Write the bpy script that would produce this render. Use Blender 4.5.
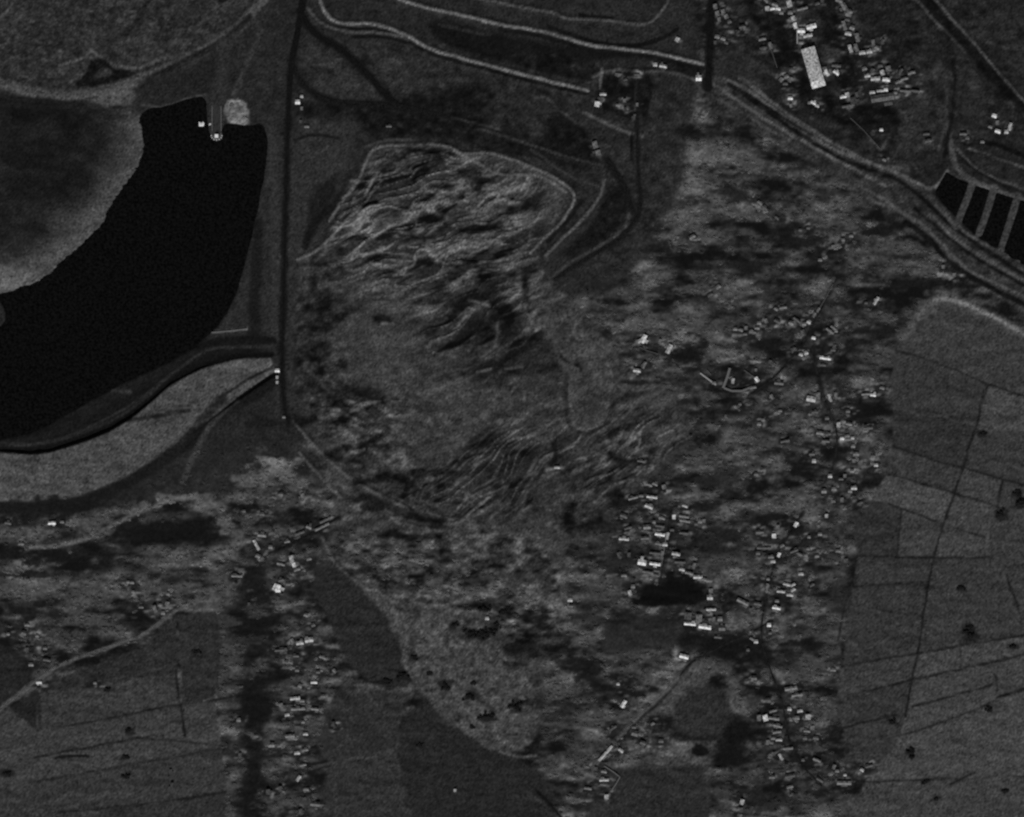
import bpy, bmesh, math, random
import numpy as np

# ------------------------------------------------------------------ camera, sky, sun, exposure
S = 2.0                                   # metres on the ground per unit of the site plan
CX, CY = 512.0, 408.5                     # plan origin
random.seed(7)
rng = np.random.default_rng(11)
scn = bpy.context.scene
for o in list(bpy.data.objects):
    bpy.data.objects.remove(o)

CAM_H = 8000.0
cd = bpy.data.cameras.new('camera')
cam = bpy.data.objects.new('camera', cd)
scn.collection.objects.link(cam)
cam.location = (0, 0, CAM_H)
cam.rotation_euler = (0, 0, 0)
cd.sensor_width = 36
cd.lens = 36 * (CAM_H - 5) / (1024 * S)
cd.clip_start = 100
cd.clip_end = 60000
scn.camera = cam

SUN_EL, SUN_AZ = 37.0, 184.0              # low sun from the south (bottom of the plan)
world = bpy.data.worlds.new('World')
scn.world = world
world.use_nodes = True
wn = world.node_tree.nodes
wl = world.node_tree.links
wn.clear()
sky = wn.new('ShaderNodeTexSky')
sky.sky_type = 'NISHITA'
sky.sun_disc = False
sky.sun_elevation = math.radians(SUN_EL)
sky.sun_rotation = math.radians(SUN_AZ)
bw = wn.new('ShaderNodeRGBToBW')
bg = wn.new('ShaderNodeBackground')
bg.inputs['Strength'].default_value = 0.05
wo = wn.new('ShaderNodeOutputWorld')
wl.new(sky.outputs[0], bw.inputs[0])
wl.new(bw.outputs[0], bg.inputs[0])
wl.new(bg.outputs[0], wo.inputs[0])

sd = bpy.data.lights.new('sun', 'SUN')
sd.energy = 4.0
sd.angle = math.radians(0.6)
sd.color = (1, 1, 1)
sun = bpy.data.objects.new('sun', sd)
scn.collection.objects.link(sun)
sun.rotation_euler = (math.radians(90 - SUN_EL), 0, math.radians(180 - SUN_AZ))
sun.location = (0, -2000, 2000)

scn.view_settings.view_transform = 'Standard'
scn.view_settings.look = 'None'
scn.view_settings.exposure = 0.0
scn.view_settings.gamma = 1.0
scn.view_settings.use_curve_mapping = False
scn.cycles.max_bounces = 3
scn.cycles.diffuse_bounces = 1
scn.cycles.use_denoising = False
scn.cycles.pixel_filter_type = 'BLACKMAN_HARRIS'
scn.cycles.filter_width = 2.4

E_GROUND = 0.90                           # light a flat surface sends back per unit of base colour


def lin(g):
    c = np.clip(np.asarray(g, dtype=float), 0, 255) / 255.0
    return np.where(c <= 0.04045, c / 12.92, ((c + 0.055) / 1.055) ** 2.4)


def alb(g):
    return np.clip(lin(g) / E_GROUND, 0.0012, 0.85)


# ------------------------------------------------------------------ plan grid and noise
def axis(a, b, step, far):
    core = np.arange(a, b + step * 0.5, step)
    out, d = [], step
    x = 0.0
    while x < far:
        d *= 1.28
        x += d
        out.append(x)
    out = np.array(out)
    return np.concatenate([(a - out)[::-1], core, b + out])


STEP = 1.4
xs = axis(-26, 1050, STEP, 9000)
ys = axis(-26, 843, STEP, 9000)
NX, NY = len(xs), len(ys)
PX, PY = np.meshgrid(xs, ys)
TAB = rng.random((512, 512))


def vn(x, y, seed=0):
    x = x + seed * 37.31
    y = y + seed * 71.77
    xi = np.floor(x).astype(int)
    yi = np.floor(y).astype(int)
    fx = x - xi
    fy = y - yi
    fx = fx * fx * fx * (fx * (fx * 6 - 15) + 10)
    fy = fy * fy * fy * (fy * (fy * 6 - 15) + 10)
    x0, x1, y0, y1 = xi & 511, (xi + 1) & 511, yi & 511, (yi + 1) & 511
    a = TAB[y0, x0] * (1 - fx) + TAB[y0, x1] * fx
    b = TAB[y1, x0] * (1 - fx) + TAB[y1, x1] * fx
    return a * (1 - fy) + b * fy


def fbm(x, y, seed=0, octs=3, gain=0.5):
    s, a, t = 0.0, 1.0, 0.0
    for o in range(octs):
        s = s + a * vn(x * 2 ** o, y * 2 ** o, seed + 5 * o)
        t += a
        a *= gain
    return s / t


def ss(e0, e1, x):
    t = np.clip((x - e0) / (e1 - e0), 0, 1)
    return t * t * (3 - 2 * t)


def chaikin(p, it=2, closed=False):
    p = [tuple(map(float, q)) for q in p]
    for _ in range(it):
        q = []
        n = len(p)
        rngi = range(n if closed else n - 1)
        if not closed:
            q.append(p[0])
        for i in rngi:
            a, b = p[i], p[(i + 1) % n]
            q.append((a[0] * .75 + b[0] * .25, a[1] * .75 + b[1] * .25))
            q.append((a[0] * .25 + b[0] * .75, a[1] * .25 + b[1] * .75))
        if not closed:
            q.append(p[-1])
        p = q
    return p


WOBX = (fbm(PX / 14, PY / 14, 91, 3) - .5) * 2
WOBY = (fbm(PX / 14, PY / 14, 92, 3) - .5) * 2


def window(pts, pad):
    a = np.array(pts)
    i0 = max(0, np.searchsorted(xs, a[:, 0].min() - pad) - 1)
    i1 = min(NX, np.searchsorted(xs, a[:, 0].max() + pad) + 1)
    j0 = max(0, np.searchsorted(ys, a[:, 1].min() - pad) - 1)
    j1 = min(NY, np.searchsorted(ys, a[:, 1].max() + pad) + 1)
    return (slice(j0, j1), slice(i0, i1))


def polydist(pts, X, Y, closed):
    d = np.full(X.shape, 1e9)
    n = len(pts)
    for i in range(n if closed else n - 1):
        ax, ay = pts[i]
        bx, by = pts[(i + 1) % n]
        vx, vy = bx - ax, by - ay
        L = vx * vx + vy * vy + 1e-9
        t = np.clip(((X - ax) * vx + (Y - ay) * vy) / L, 0, 1)
        d = np.minimum(d, (X - ax - t * vx) ** 2 + (Y - ay - t * vy) ** 2)
    return np.sqrt(d)


def inside(pts, X, Y):
    r = np.zeros(X.shape, bool)
    n = len(pts)
    for i in range(n):
        ax, ay = pts[i]
        bx, by = pts[(i + 1) % n]
        if ay == by:
            continue
        c = (ay > Y) != (by > Y)
        r ^= c & (X < (bx - ax) * (Y - ay) / (by - ay) + ax)
    return r


def pmask(pts, soft=2.0, wob=1.5, smooth=1):
    p = chaikin(pts, smooth, True) if smooth else [tuple(q) for q in pts]
    w = window(p, soft * 2 + wob * 2 + 4)
    X = PX[w] + WOBX[w] * wob
    Y = PY[w] + WOBY[w] * wob
    d = polydist(p, X, Y, True)
    sd_ = np.where(inside(p, X, Y), d, -d)
    return w, ss(-soft, soft, sd_), sd_


def lmask(pts, wd, soft=1.2, wob=0.8, smooth=2):
    p = chaikin(pts, smooth) if len(pts) > 2 else [tuple(q) for q in pts]
    w = window(p, wd + soft * 2 + 4)
    d = polydist(p, PX[w] + WOBX[w] * wob, PY[w] + WOBY[w] * wob, False)
    return w, 1 - ss(wd / 2 - soft * .5, wd / 2 + soft, d), d


A = np.zeros(PX.shape)                     # ground tone of each spot (soil, mud, grass; some relief shade painted in)
H = np.zeros(PX.shape)                     # ground height in metres


def pset(pts, g, soft=2.0, wob=1.5, k=1.0, var=0.0, smooth=1):
    w, m, _ = pmask(pts, soft, wob, smooth)
    gg = g
    if var:
        gg = g + var * 2 * (fbm(PX[w] / 9, PY[w] / 7, int(pts[0][0]) % 97, 3) - .5)
    A[w] = A[w] * (1 - m * k) + gg * m * k


def lset(pts, g, wd, soft=1.2, k=1.0, wob=1.0, brk=0.25):
    w, m, _ = lmask(pts, wd, soft, wob)
    m = m * k * (1 - brk + brk * 1.6 * vn(PX[w] / 8, PY[w] / 8, 33))
    m = np.clip(m, 0, 1)
    A[w] = A[w] * (1 - m) + g * m


def blob(x, y, rx, ry, g, k=1.0, rough=1.0):
    w = window([(x - rx * 1.6, y - ry * 1.6), (x + rx * 1.6, y + ry * 1.6)], 4)
    if g > 40:
        g = g * 1.15
    d = np.hypot((PX[w] - x) / rx, (PY[w] - y) / ry)
    d = d + rough * (fbm(PX[w] / 13, PY[w] / 6, 51, 3) - .5) * 2.4
    m = (1 - ss(.45, 1.3, d)) * k
    A[w] = A[w] * (1 - m) + g * m


def shade_streak(pts, g, wd):  # darkens the tone only: shade painted along a course
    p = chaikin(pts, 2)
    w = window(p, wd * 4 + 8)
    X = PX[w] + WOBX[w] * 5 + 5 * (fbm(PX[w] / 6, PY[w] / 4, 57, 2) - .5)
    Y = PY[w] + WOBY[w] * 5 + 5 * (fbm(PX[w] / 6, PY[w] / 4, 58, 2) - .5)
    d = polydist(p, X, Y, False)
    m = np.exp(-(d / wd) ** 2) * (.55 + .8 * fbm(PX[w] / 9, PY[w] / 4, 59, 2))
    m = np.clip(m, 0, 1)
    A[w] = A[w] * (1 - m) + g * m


def ridge(pts, h, wd):
    p = chaikin(pts, 2)
    w = window(p, wd * 3)
    d = polydist(p, PX[w], PY[w], False)
    H[w] += h * np.exp(-(d / wd) ** 2) * (.75 + .5 * vn(PX[w] / 20, PY[w] / 20, 44))


# ------------------------------------------------------------------ ground: heights
ctrl = np.array([
    (100, 40, 18), (0, 90, 17), (250, 30, 16), (300, 50, 16), (285, 250, 16), (283, 380, 15), (300, 440, 8),
    (360, 90, 15), (450, 90, 14), (560, 60, 13), (640, 100, 12), (700, 80, 11), (640, 200, 9), (600, 250, 8),
    (430, 170, 12), (450, 250, 9), (350, 300, 9), (450, 350, 7), (400, 450, 5), (560, 330, 6), (620, 400, 4),
    (450, 520, 3), (450, 650, 2), (520, 750, 1), (350, 600, 2), (100, 600, 1), (100, 700, 2), (280, 700, 1),
    (450, 800, 2), (700, 200, 7), (800, 250, 4), (750, 400, 2), (850, 450, 2), (650, 550, 1), (800, 600, 1),
    (700, 750, 1), (950, 400, 6), (980, 600, 5), (950, 780, 4), (800, 50, 10), (900, 50, 9), (1000, 50, 9),
    (850, 165, 9), (1000, 300, 7), (980, 150, 8), (0, 520, 1), (200, 500, 2), (200, 80, 16), (100, 250, 15),
    (0, 400, 15), (250, 300, 15.5), (0, 200, 15.5)], float)
num = np.zeros(PX.shape)
den = np.zeros(PX.shape)
for cx_, cy_, cz_ in ctrl:
    wgt = 1.0 / ((PX - cx_) ** 2 + (PY - cy_) ** 2 + 900.0) ** 1.6
    num += wgt * cz_
    den += wgt
H[:] = num / den

RES = [(140, 116), (150, 108), (165, 107), (190, 99), (206, 97), (208, 120), (209, 134), (214, 139), (221, 138), (223, 126),
       (228, 124), (250, 126), (262, 122), (268, 138), (268, 150), (264, 178), (257, 215), (247, 255), (237, 292),
       (224, 320), (206, 338), (190, 350), (160, 366), (130, 379), (100, 396), (78, 407), (50, 425), (20, 437), (-60, 444),
       (-60, 330), (0, 329), (8, 318), (2, 303), (-6, 296), (20, 290), (45, 279), (60, 265), (85, 243), (105, 225),
       (112, 205), (128, 182), (140, 168), (147, 140)]
BEACH = [(-60, 104), (0, 106), (60, 109), (110, 110), (138, 110), (147, 128), (148, 142), (141, 169), (129, 184), (113, 206),
         (106, 226), (86, 245), (61, 267), (46, 281), (20, 292), (-60, 296)]
IMP = [(-70, 92), (60, 99), (140, 92), (210, 88), (262, 108), (280, 130), (279, 330), (255, 345), (200, 350), (160, 374),
       (130, 390), (90, 412), (50, 436), (0, 449), (-70, 452)]
w, m, d = pmask(IMP, 5, 0)
H[w] = H[w] * (1 - m) + 15.6 * m
w, m, d = pmask(BEACH, 4, 1)
H[w] = H[w] * (1 - m) + (14.25 + np.clip(d, 0, 60) * .012) * m
w, m, d = pmask(RES, 2.2, 1.2)
H[w] = H[w] * (1 - m) + 11.6 * m
ws, ms, ds = pmask(BEACH, 6, 0)
H[ws] += 2.6 * (fbm(PX[ws] / 4, PY[ws] / 3, 301, 2) - .5) * np.exp(-(ds / 4.5) ** 2)
# downstream face of the south dam
DAM_TOP = [(-70, 451), (0, 451), (30, 454), (50, 452), (85, 441), (110, 431), (130, 419), (150, 403), (170, 385), (200, 369),
           (240, 358), (272, 358)]
DAM_BOT = [(-70, 501), (0, 501), (40, 501), (80, 496), (120, 480), (160, 457), (200, 428), (240, 398), (276, 374)]
DAM = DAM_TOP + DAM_BOT[::-1]
w, m, d = pmask(DAM, 1.5, 0, 0)
dt = polydist(chaikin(DAM_TOP, 2), PX[w], PY[w], False)
db = polydist(chaikin(DAM_BOT, 2), PX[w], PY[w], False)
f = dt / (dt + db + 1e-6)
H[w] = H[w] * (1 - m) + (16.6 - 12.0 * f) * m
ridge(DAM_TOP, 1.4, 2.4)
ridge([(275, 130), (276, 220), (275, 330)], 1.0, 4)

# berms and embankments
L1 = [(318, -10), (322, 8), (330, 20), (345, 25), (365, 23), (390, 28), (410, 37), (430, 50), (460, 58), (490, 66), (520, 74), (555, 83), (588, 91)]
L1B = [(308, 8), (318, 22), (340, 32), (380, 33), (408, 37)]
L2 = [(385, -6), (420, 7), (460, 15), (500, 25), (540, 31), (565, 38), (590, 46), (620, 49), (650, 52), (675, 57), (702, 64)]
L3 = [(470, -4), (510, 6), (550, 12), (570, 20), (600, 20), (640, 25), (652, 23), (665, 8), (671, -4)]
L4 = [(593, 77), (605, 70), (640, 73), (660, 70), (692, 78)]
RIM = [(330, 221), (346, 196), (359, 183), (367, 158), (376, 146), (412, 145), (445, 145), (465, 155), (485, 152), (511, 158), (538, 170), (561, 180), (575, 193), (574, 203), (561, 223), (544, 239), (530, 253)]
RIM2 = [(366, 194), (376, 173), (396, 156), (422, 153), (438, 155)]
RIM3 = [(445, 146), (478, 163), (495, 175), (511, 175), (541, 174), (566, 192)]
RIM4 = [(298, 260), (316, 252), (333, 236), (348, 218), (361, 208)]
RIM5 = [(364, 147), (388, 139), (413, 140)]
E2 = [(604, 180), (600, 199), (580, 222), (561, 240), (546, 256)]
E3 = [(632, 205), (630, 216), (624, 229), (602, 246), (569, 262), (552, 277)]
BAND = [(-60, 78), (0, 82), (30, 92), (60, 97), (100, 93), (140, 80), (175, 66), (215, 45), (240, 28), (268, -6)]
TOE = [(293, 421), (306, 436), (319, 451), (353, 482), (387, 499), (404, 506), (416, 516)]
TOE2 = [(300, 453), (318, 474), (340, 497)]
TOE3 = [(392, 517), (421, 523), (459, 524), (469, 513), (492, 495)]
TOE4 = [(397, 522), (428, 530), (456, 532), (470, 550), (484, 556)]
TOE5 = [(322, 537), (336, 568), (363, 585), (379, 599), (384, 619), (397, 654), (412, 676)]
for pts, h, wd in ((L1, 2.6, 2.6), (L1B, 1.4, 2), (L2, 3.0, 2.8), (L3, 1.6, 2.4), (L4, 1.6, 2.2), (RIM, 2.2, 2.4), (RIM2, 2.0, 2.6),
                   (RIM3, 1.8, 2.2), (RIM4, 2.0, 2.2), (RIM5, 1.2, 2), (E2, 2.2, 2.6), (E3, 1.6, 2.4), (BAND, 3.0, 6), (TOE, 2.4, 2.8), (TOE2, 1.6, 2.2), (TOE3, 1.6, 2.2), (TOE4, 1.4, 2.2), (TOE5, 1.0, 2)):
    ridge(pts, h, wd)

# failed basin and mud: wrinkled by the flow
MUD = [(312, 262), (330, 235), (345, 190), (372, 148), (440, 146), (540, 163), (574, 190), (546, 238), (538, 260), (548, 284),
       (575, 300), (606, 338), (628, 368), (660, 388), (690, 408), (694, 440), (664, 470), (622, 488), (602, 508), (574, 530),
       (560, 570), (548, 600), (540, 640), (546, 680), (540, 730), (515, 757), (480, 745), (440, 715), (415, 690), (402, 650),
       (386, 612), (352, 580), (336, 560), (324, 538), (342, 520), (380, 520), (360, 500), (330, 470), (300, 430), (292, 380), (296, 300)]
mw, mm, md = pmask(MUD, 4, 4)
MUDM = np.zeros(PX.shape)
MUDM[mw] = mm


def streak(angle, lu, lv, seed, warp=8.0):
    a = math.radians(angle)
    wx = (fbm(PX / 40, PY / 40, seed + 1, 2) - .5) * warp * 2
    wy = (fbm(PX / 40, PY / 40, seed + 2, 2) - .5) * warp * 2
    u = (PX + wx) * math.cos(a) - (PY + wy) * math.sin(a)
    v = (PX + wx) * math.sin(a) + (PY + wy) * math.cos(a)
    n = fbm(u / lu, v / lv, seed, 3, .42)
    r = np.clip(1 - np.abs(2 * n - 1) * 4.2, 0, 1)      # thin crests
    return r ** 1.2 * (.35 + 1.1 * fbm(u / (lu * 1.3), v / (lv * 2.2), seed + 40, 2))


def soft_ellipse(x, y, rx, ry):
    return 1 - ss(.5, 1.2, np.hypot((PX - x) / rx, (PY - y) / ry))


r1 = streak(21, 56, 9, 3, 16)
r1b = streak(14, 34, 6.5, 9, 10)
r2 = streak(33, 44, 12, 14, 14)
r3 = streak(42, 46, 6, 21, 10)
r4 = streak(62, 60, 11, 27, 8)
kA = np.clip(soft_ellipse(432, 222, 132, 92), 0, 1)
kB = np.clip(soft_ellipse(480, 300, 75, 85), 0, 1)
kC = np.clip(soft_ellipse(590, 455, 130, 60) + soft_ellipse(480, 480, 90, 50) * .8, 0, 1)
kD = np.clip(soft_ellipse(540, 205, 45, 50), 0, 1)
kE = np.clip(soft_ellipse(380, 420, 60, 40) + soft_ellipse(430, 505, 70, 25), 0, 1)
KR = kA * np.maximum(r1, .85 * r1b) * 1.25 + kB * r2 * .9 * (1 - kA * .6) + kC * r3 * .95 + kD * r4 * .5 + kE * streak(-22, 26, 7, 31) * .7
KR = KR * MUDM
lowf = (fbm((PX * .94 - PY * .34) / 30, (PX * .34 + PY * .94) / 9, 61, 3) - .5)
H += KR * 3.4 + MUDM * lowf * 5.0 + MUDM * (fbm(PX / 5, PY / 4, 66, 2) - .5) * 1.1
# smooth fresh tongues lying on the older mud
TONG = [
    [(402, 396), (440, 400), (488, 380), (520, 394), (484, 425), (452, 460), (418, 474), (372, 470), (382, 440), (404, 420)],
    [(540, 300), (575, 310), (600, 345), (615, 382), (604, 415), (588, 430), (572, 424), (570, 395), (560, 360), (545, 340)],
    [(348, 572), (384, 590), (430, 590), (470, 610), (500, 650), (535, 680), (540, 728), (515, 757), (478, 744), (440, 715), (416, 690), (402, 650), (386, 613)],
    [(330, 330), (360, 305), (395, 330), (420, 370), (400, 395), (365, 380), (335, 360)],
    [(540, 480), (575, 470), (590, 500), (570, 530), (560, 580), (530, 590), (520, 545)]]
for i, t in enumerate(TONG):
    w, m, d = pmask(t, 2.5, 3)
    sm = m * .8
    H[w] = H[w] * (1 - sm) + (H[w] - KR[w] * 3.4 - MUDM[w] * lowf[w] * 4.0 + .9) * sm
    KR[w] *= (1 - m * .75)

# ponds at the east edge
PONDS = [(946, 171), (958, 178), (975, 185), (1000, 193), (1040, 206), (1100, 225), (1100, 300), (1026, 268), (998, 250), (972, 233), (944, 206), (934, 192)]
DIKES = [[(973, 182), (965, 204), (956, 226)], [(994, 188), (987, 212), (979, 233)], [(1018, 196), (1010, 222), (1000, 251)]]
w, m, d = pmask(PONDS, 1.4, .5, 0)
H[w] = H[w] * (1 - m) + 4.4 * m
for dk in DIKES:
    w, m, d = lmask(dk, 6.5, 1.2, .4)
    H[w] = H[w] * (1 - m) + 7.2 * m
H += (rng.random(PX.shape) - .5) * .12
w, m, d = pmask([(-30, -30), (272, -30), (245, 30), (200, 55), (160, 76), (130, 86), (80, 94), (-30, 80)], 4, 2)
H[w] += m * ((fbm(PX[w] / 5, PY[w] / 3.6, 71, 3) - .5) * 2.0)

# ------------------------------------------------------------------ plan of roads and buildings
ROADS = [   # name, course, widths along it, surface, label
    ('road', [(305, -20), (302, 10), (298, 32), (292, 60), (289, 100), (286.5, 180), (284, 300), (282, 370), (284, 408), (289, 424)], (12, 10, 8, 4, 3.6, 3.4, 3.4, 3.6, 3), 'road', 'long dark road running south along the dam crest'),
    ('road', [(300, 12), (314, 35), (342, 50), (364, 70), (384, 94), (398, 106)], (8, 8, 7, 9), 'road', 'dark curved works road branching to the yard'),
    ('dirt_track', [(292, 62), (299, 80), (314, 96), (340, 104), (400, 106), (440, 116)], (5, 7, 9, 10, 8), 'track', 'dark track sweeping from the dam road to the yard'),
    ('road', [(713, -20), (710, 40), (708, 88)], (9.5, 9.5, 10), 'road', 'straight black road at the left of the town'),
    ('dirt_track', [(638, 84), (637, 130), (637.5, 165), (641, 200), (639, 216), (624, 235), (600, 251), (570, 268), (554, 280)], (3, 3.4, 4, 5, 5, 5, 4), 'track', 'dark track curving around the east end of the basin'),
    ('dirt_track', [(606, 158), (616, 172), (626, 188), (633, 212)], (9, 7, 5), 'track', 'wide dark track between basin rim and east bank'),
    ('lane', [(-20, 727), (8, 704), (35, 681), (60, 664), (100, 650), (140, 637), (165, 618), (190, 602)], (2, 2.4, 4, 5, 5, 4, 2.5), 'lane', 'pale lane crossing the lower left between the fields'),
    ('lane', [(770, 622), (752, 632), (735, 640), (718, 648), (692, 661), (680, 676)], (3, 3.6, 4, 4.5, 4, 3), 'street', 'dark bend of lane below the middle village'),
    ('lane', [(679, 676), (665, 692), (640, 716), (618, 738), (600, 760), (592, 772)], (2.6, 3, 3, 2.6), 'lane', 'pale lane running down to the lower hamlet'),
    ('lane', [(672, 506), (668, 530), (664, 560), (660, 584)], (3.4, 3.6, 4.5), 'street', 'dark village street leading to the dark yard'),
    ('lane', [(803, 512), (792, 530), (779, 552), (771, 575), (764, 605), (760, 640), (774, 680), (784, 706), (788, 740), (800, 764), (822, 786)], (3, 4, 4, 4, 4, 3, 4, 5, 4, 3), 'street', 'long dark street through the south village'),
    ('lane', [(748, 396), (772, 380), (792, 358), (806, 338), (814, 322), (822, 308), (836, 280)], (3, 4, 4, 4, 3, 2), 'street', 'dark street through the north east village'),
    ('lane', [(812, 348), (816, 368), (821, 390), (829, 410), (838, 432), (836, 456), (832, 470)], (4, 4.5, 4, 4.5, 3), 'street', 'dark street branching south from the north east village'),
    ('lane', [(339, 517), (318, 530), (298, 541), (278, 550)], (2.4, 2.8, 2.4), 'track', 'dark lane leading to the small west village'),]
# (x, y, width, depth, turn, roof tone) on the site plan
V_TOWN = [(775, 5, 7, 4, 20, 155), (767, 9, 4, 5, 0, 200), (772, 9, 5, 3, -15, 250), (778, 9, 5, 3, 15, 250), (781, 13, 4, 4, 0, 155), (766, 1, 5, 3, 40, 155),
          (789, 4, 5, 8, -15, 200), (790, 13, 5, 4, 0, 155), (793, 19, 4, 6, -15, 200), (795, 26, 3.5, 7, -12, 250), (801, 31, 8, 5, 0, 250), (811, 27, 11, 5, -17, 250), (807.5, 36, 10, 3.5, -12, 200), (802, 9, 12, 2.6, -14, 155), (800.5, 43, 4, 3.5, 0, 155),
          (817, 4, 5, 3, -20, 115), (822, 1, 3, 5, 0, 115),
          (839, 1, 8, 4, 20, 155), (844, 7, 8, 5, 60, 155), (848, 13, 8, 5, -25, 155), (844, 26, 3.5, 11, -16, 155), (848, 34, 7, 4, 10, 200), (852, 28, 5, 5, 20, 155), (857, 38, 4, 10, -12, 155), (850, 49, 3.5, 9, -18, 200), (856, 48, 3.5, 9, -18, 155),
          (862, 53, 7, 4, -8, 200), (869, 52, 6, 4, -8, 200), (873, 43, 3, 7, -8, 155), (877, 48, 5, 4, 30, 155), (882, 42, 3, 6, 30, 115), (847, 20, 5, 3, 10, 115),
          (826.5, 73, 3, 8, -30, 250), (836, 73, 7, 3.5, 35, 250), (824, 68, 5, 2.5, -10, 115), (836, 66, 10, 3, 5, 115),
          (864, 69, 5, 4, -20, 155), (867, 76, 6, 3.5, -10, 200), (875, 79, 10, 4, -5, 200), (872, 71, 4, 5, 30, 115), (882, 73, 4, 6, -20, 200), (886, 80, 8, 4, 6, 250), (888, 69, 5, 6, -10, 155), (880, 66, 5, 3, 0, 115), (898, 82, 7, 3, -25, 155), (904, 79, 8, 3, -15, 155), (911, 73, 8, 3, -18, 155), (900, 72, 3, 8, 30, 115),
          (843, 97, 7, 3, -12, 250), (847, 95, 4, 5, -12, 200), (853, 101, 6, 8, -10, 80), (848, 106, 14, 2.5, -12, 115), (857, 95, 3, 6, -20, 115),
          (872, 92.5, 6, 3, -4, 200), (880, 91, 8, 2.6, -4, 200), (885.5, 90, 4, 3.5, 0, 250), (882, 98, 26, 8, -9, 115), (894, 93, 6, 2.6, -4, 155), (905, 91, 12, 2, 3, 115), (915, 91, 9, 2.4, 6, 80),
          (813, 103, 6, 3, 25, 250), (817, 106, 4, 3, 20, 200), (809, 103, 3, 3, 0, 155), (790, 98.5, 5, 3.5, 0, 250), (781, 80, 4, 5, 40, 155), (786, 77, 5, 4, -20, 155), (790, 80, 3, 6, 20, 155), (785, 84, 5, 3, 0, 115), (791, 70, 4, 4, 0, 115), (762, 39.5, 8, 3, -12, 155), (770, 46, 3, 8, -16, 155), (763, 48, 8, 2.5, -10, 80), (791, 106, 3, 4, -20, 155),
          (881, 130, 3.5, 3, 0, 250), (884, 160, 4, 2.6, 20, 155)]
V_ROADSIDE = [(715, 7, 4, 6, -8, 155), (717, 14, 4, 6, -8, 155), (719, 20, 3, 5, -8, 155), (723, 12, 3.6, 5, -20, 155), (726, 17, 4, 5, -20, 155), (729, 22, 4, 4, -20, 115), (717, 37, 5, 4, 10, 155), (723, 39, 5, 4, 20, 155), (726, 43, 4, 3, 20, 115), (715, 43, 2.6, 4, 0, 115), (742, 27, 7, 4, -10, 80), (737, 33, 3, 6, 30, 80)]
V_YARD = [(655, 65, 4, 4, 0, 200), (663, 66.5, 8, 3.6, 10, 200), (698.5, 78.5, 6, 6, 0, 250), (677, 40, 4, 5, 30, 200), (603, 94.5, 7, 3, 0, 200), (597, 104.5, 5, 6, 10, 250), (601, 100, 4, 6, 20, 115), (624.5, 101, 3, 4, 0, 155), (617, 105.5, 2.6, 2.6, 0, 155), (637, 105, 2, 4, 0, 155), (634, 117, 2.2, 6, 15, 115), (625, 110, 3, 5, 0, 80), (595, 145, 5, 8, -15, 155), (598, 153, 5, 6, -10, 155), (637, 75, 5, 2.4, 0, 115), (618, 74, 6, 2, 8, 80), (625, 80, 4, 3, -20, 80)]
V_NE = [(643.5, 339, 4.5, 10, 25, 250), (640, 341, 5, 4, -30, 200), (669, 349, 4.5, 11, 25, 200), (637, 370.5, 8, 4, 8, 200), (644, 365, 3, 8, 25, 155), (660, 341, 3, 4, 20, 155), (733, 381, 2.6, 6, 8, 200), (757, 379.5, 3.4, 6, -35, 250), (756, 370, 2, 3, 0, 155), (714, 383, 4, 3, 0, 155), (740, 404, 3, 3, 0, 115),
        (735, 329, 4, 3.6, 0, 155), (741, 330, 4, 3, 20, 155), (746, 328, 3, 4, 0, 155), (751, 331, 4, 3, -20, 155), (757, 328, 5, 3, 0, 155), (745, 334, 4, 3, 0, 115), (759, 323, 4, 4, 0, 155), (766, 321, 3, 5, -20, 155), (753, 332, 6, 3, 0, 115), (777, 321, 6, 4, 30, 80), (783, 307.5, 8, 2.6, -8, 155), (776, 309, 4, 3, 30, 155), (791, 323, 5, 4, 20, 155), (797, 320, 9, 2, 38, 115), (804, 324, 4, 4, 0, 155), (809, 322, 4, 4, 30, 200), (803, 332, 4, 5, -20, 115),
        (814, 315, 2.6, 6, 25, 155), (818, 310, 2.4, 6, 30, 155), (813.5, 338, 4, 3, 10, 250), (801, 354.5, 4, 3.5, 20, 200), (806, 353, 4, 4, -20, 200), (821.5, 357.5, 4, 3.5, 0, 250), (827, 358.5, 8, 3, 6, 250), (830, 331, 10, 2.4, 36, 155), (834, 328, 8, 2.4, 36, 155), (836, 331, 3, 3, 0, 155), (823, 365, 6, 2.4, 5, 115), (770, 362, 3, 4, 20, 115), (756, 361, 6, 3, 10, 155), (779, 383, 10, 4, 5, 115), (753, 387.5, 7, 2.6, -12, 155), (834, 347, 3, 6, 20, 115), (833, 350, 5, 3, 0, 115), (793, 350, 3, 7, 30, 115),
        (876, 301, 3, 10, 32, 200), (866, 303, 3, 2.5, 0, 115), (843, 240, 3, 3, 0, 155), (833, 247, 3, 4, 0, 155), (851, 236, 4, 3, 0, 155), (820, 260, 4, 3, 0, 155), (800, 230, 3, 3, 0, 115), (808, 228, 3, 3, 0, 115), (943, 267, 3, 4, 0, 155), (945, 274, 3, 3, 0, 155), (954, 275, 3, 4, 0, 155), (765, 208, 7, 2, 40, 115), (760, 203, 6, 2, 40, 155), (777, 218, 5, 2.2, 40, 115), (692, 237, 7, 4, -30, 155), (710, 295, 6, 3, -30, 115), (718, 287, 5, 4, -35, 155)]
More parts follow.
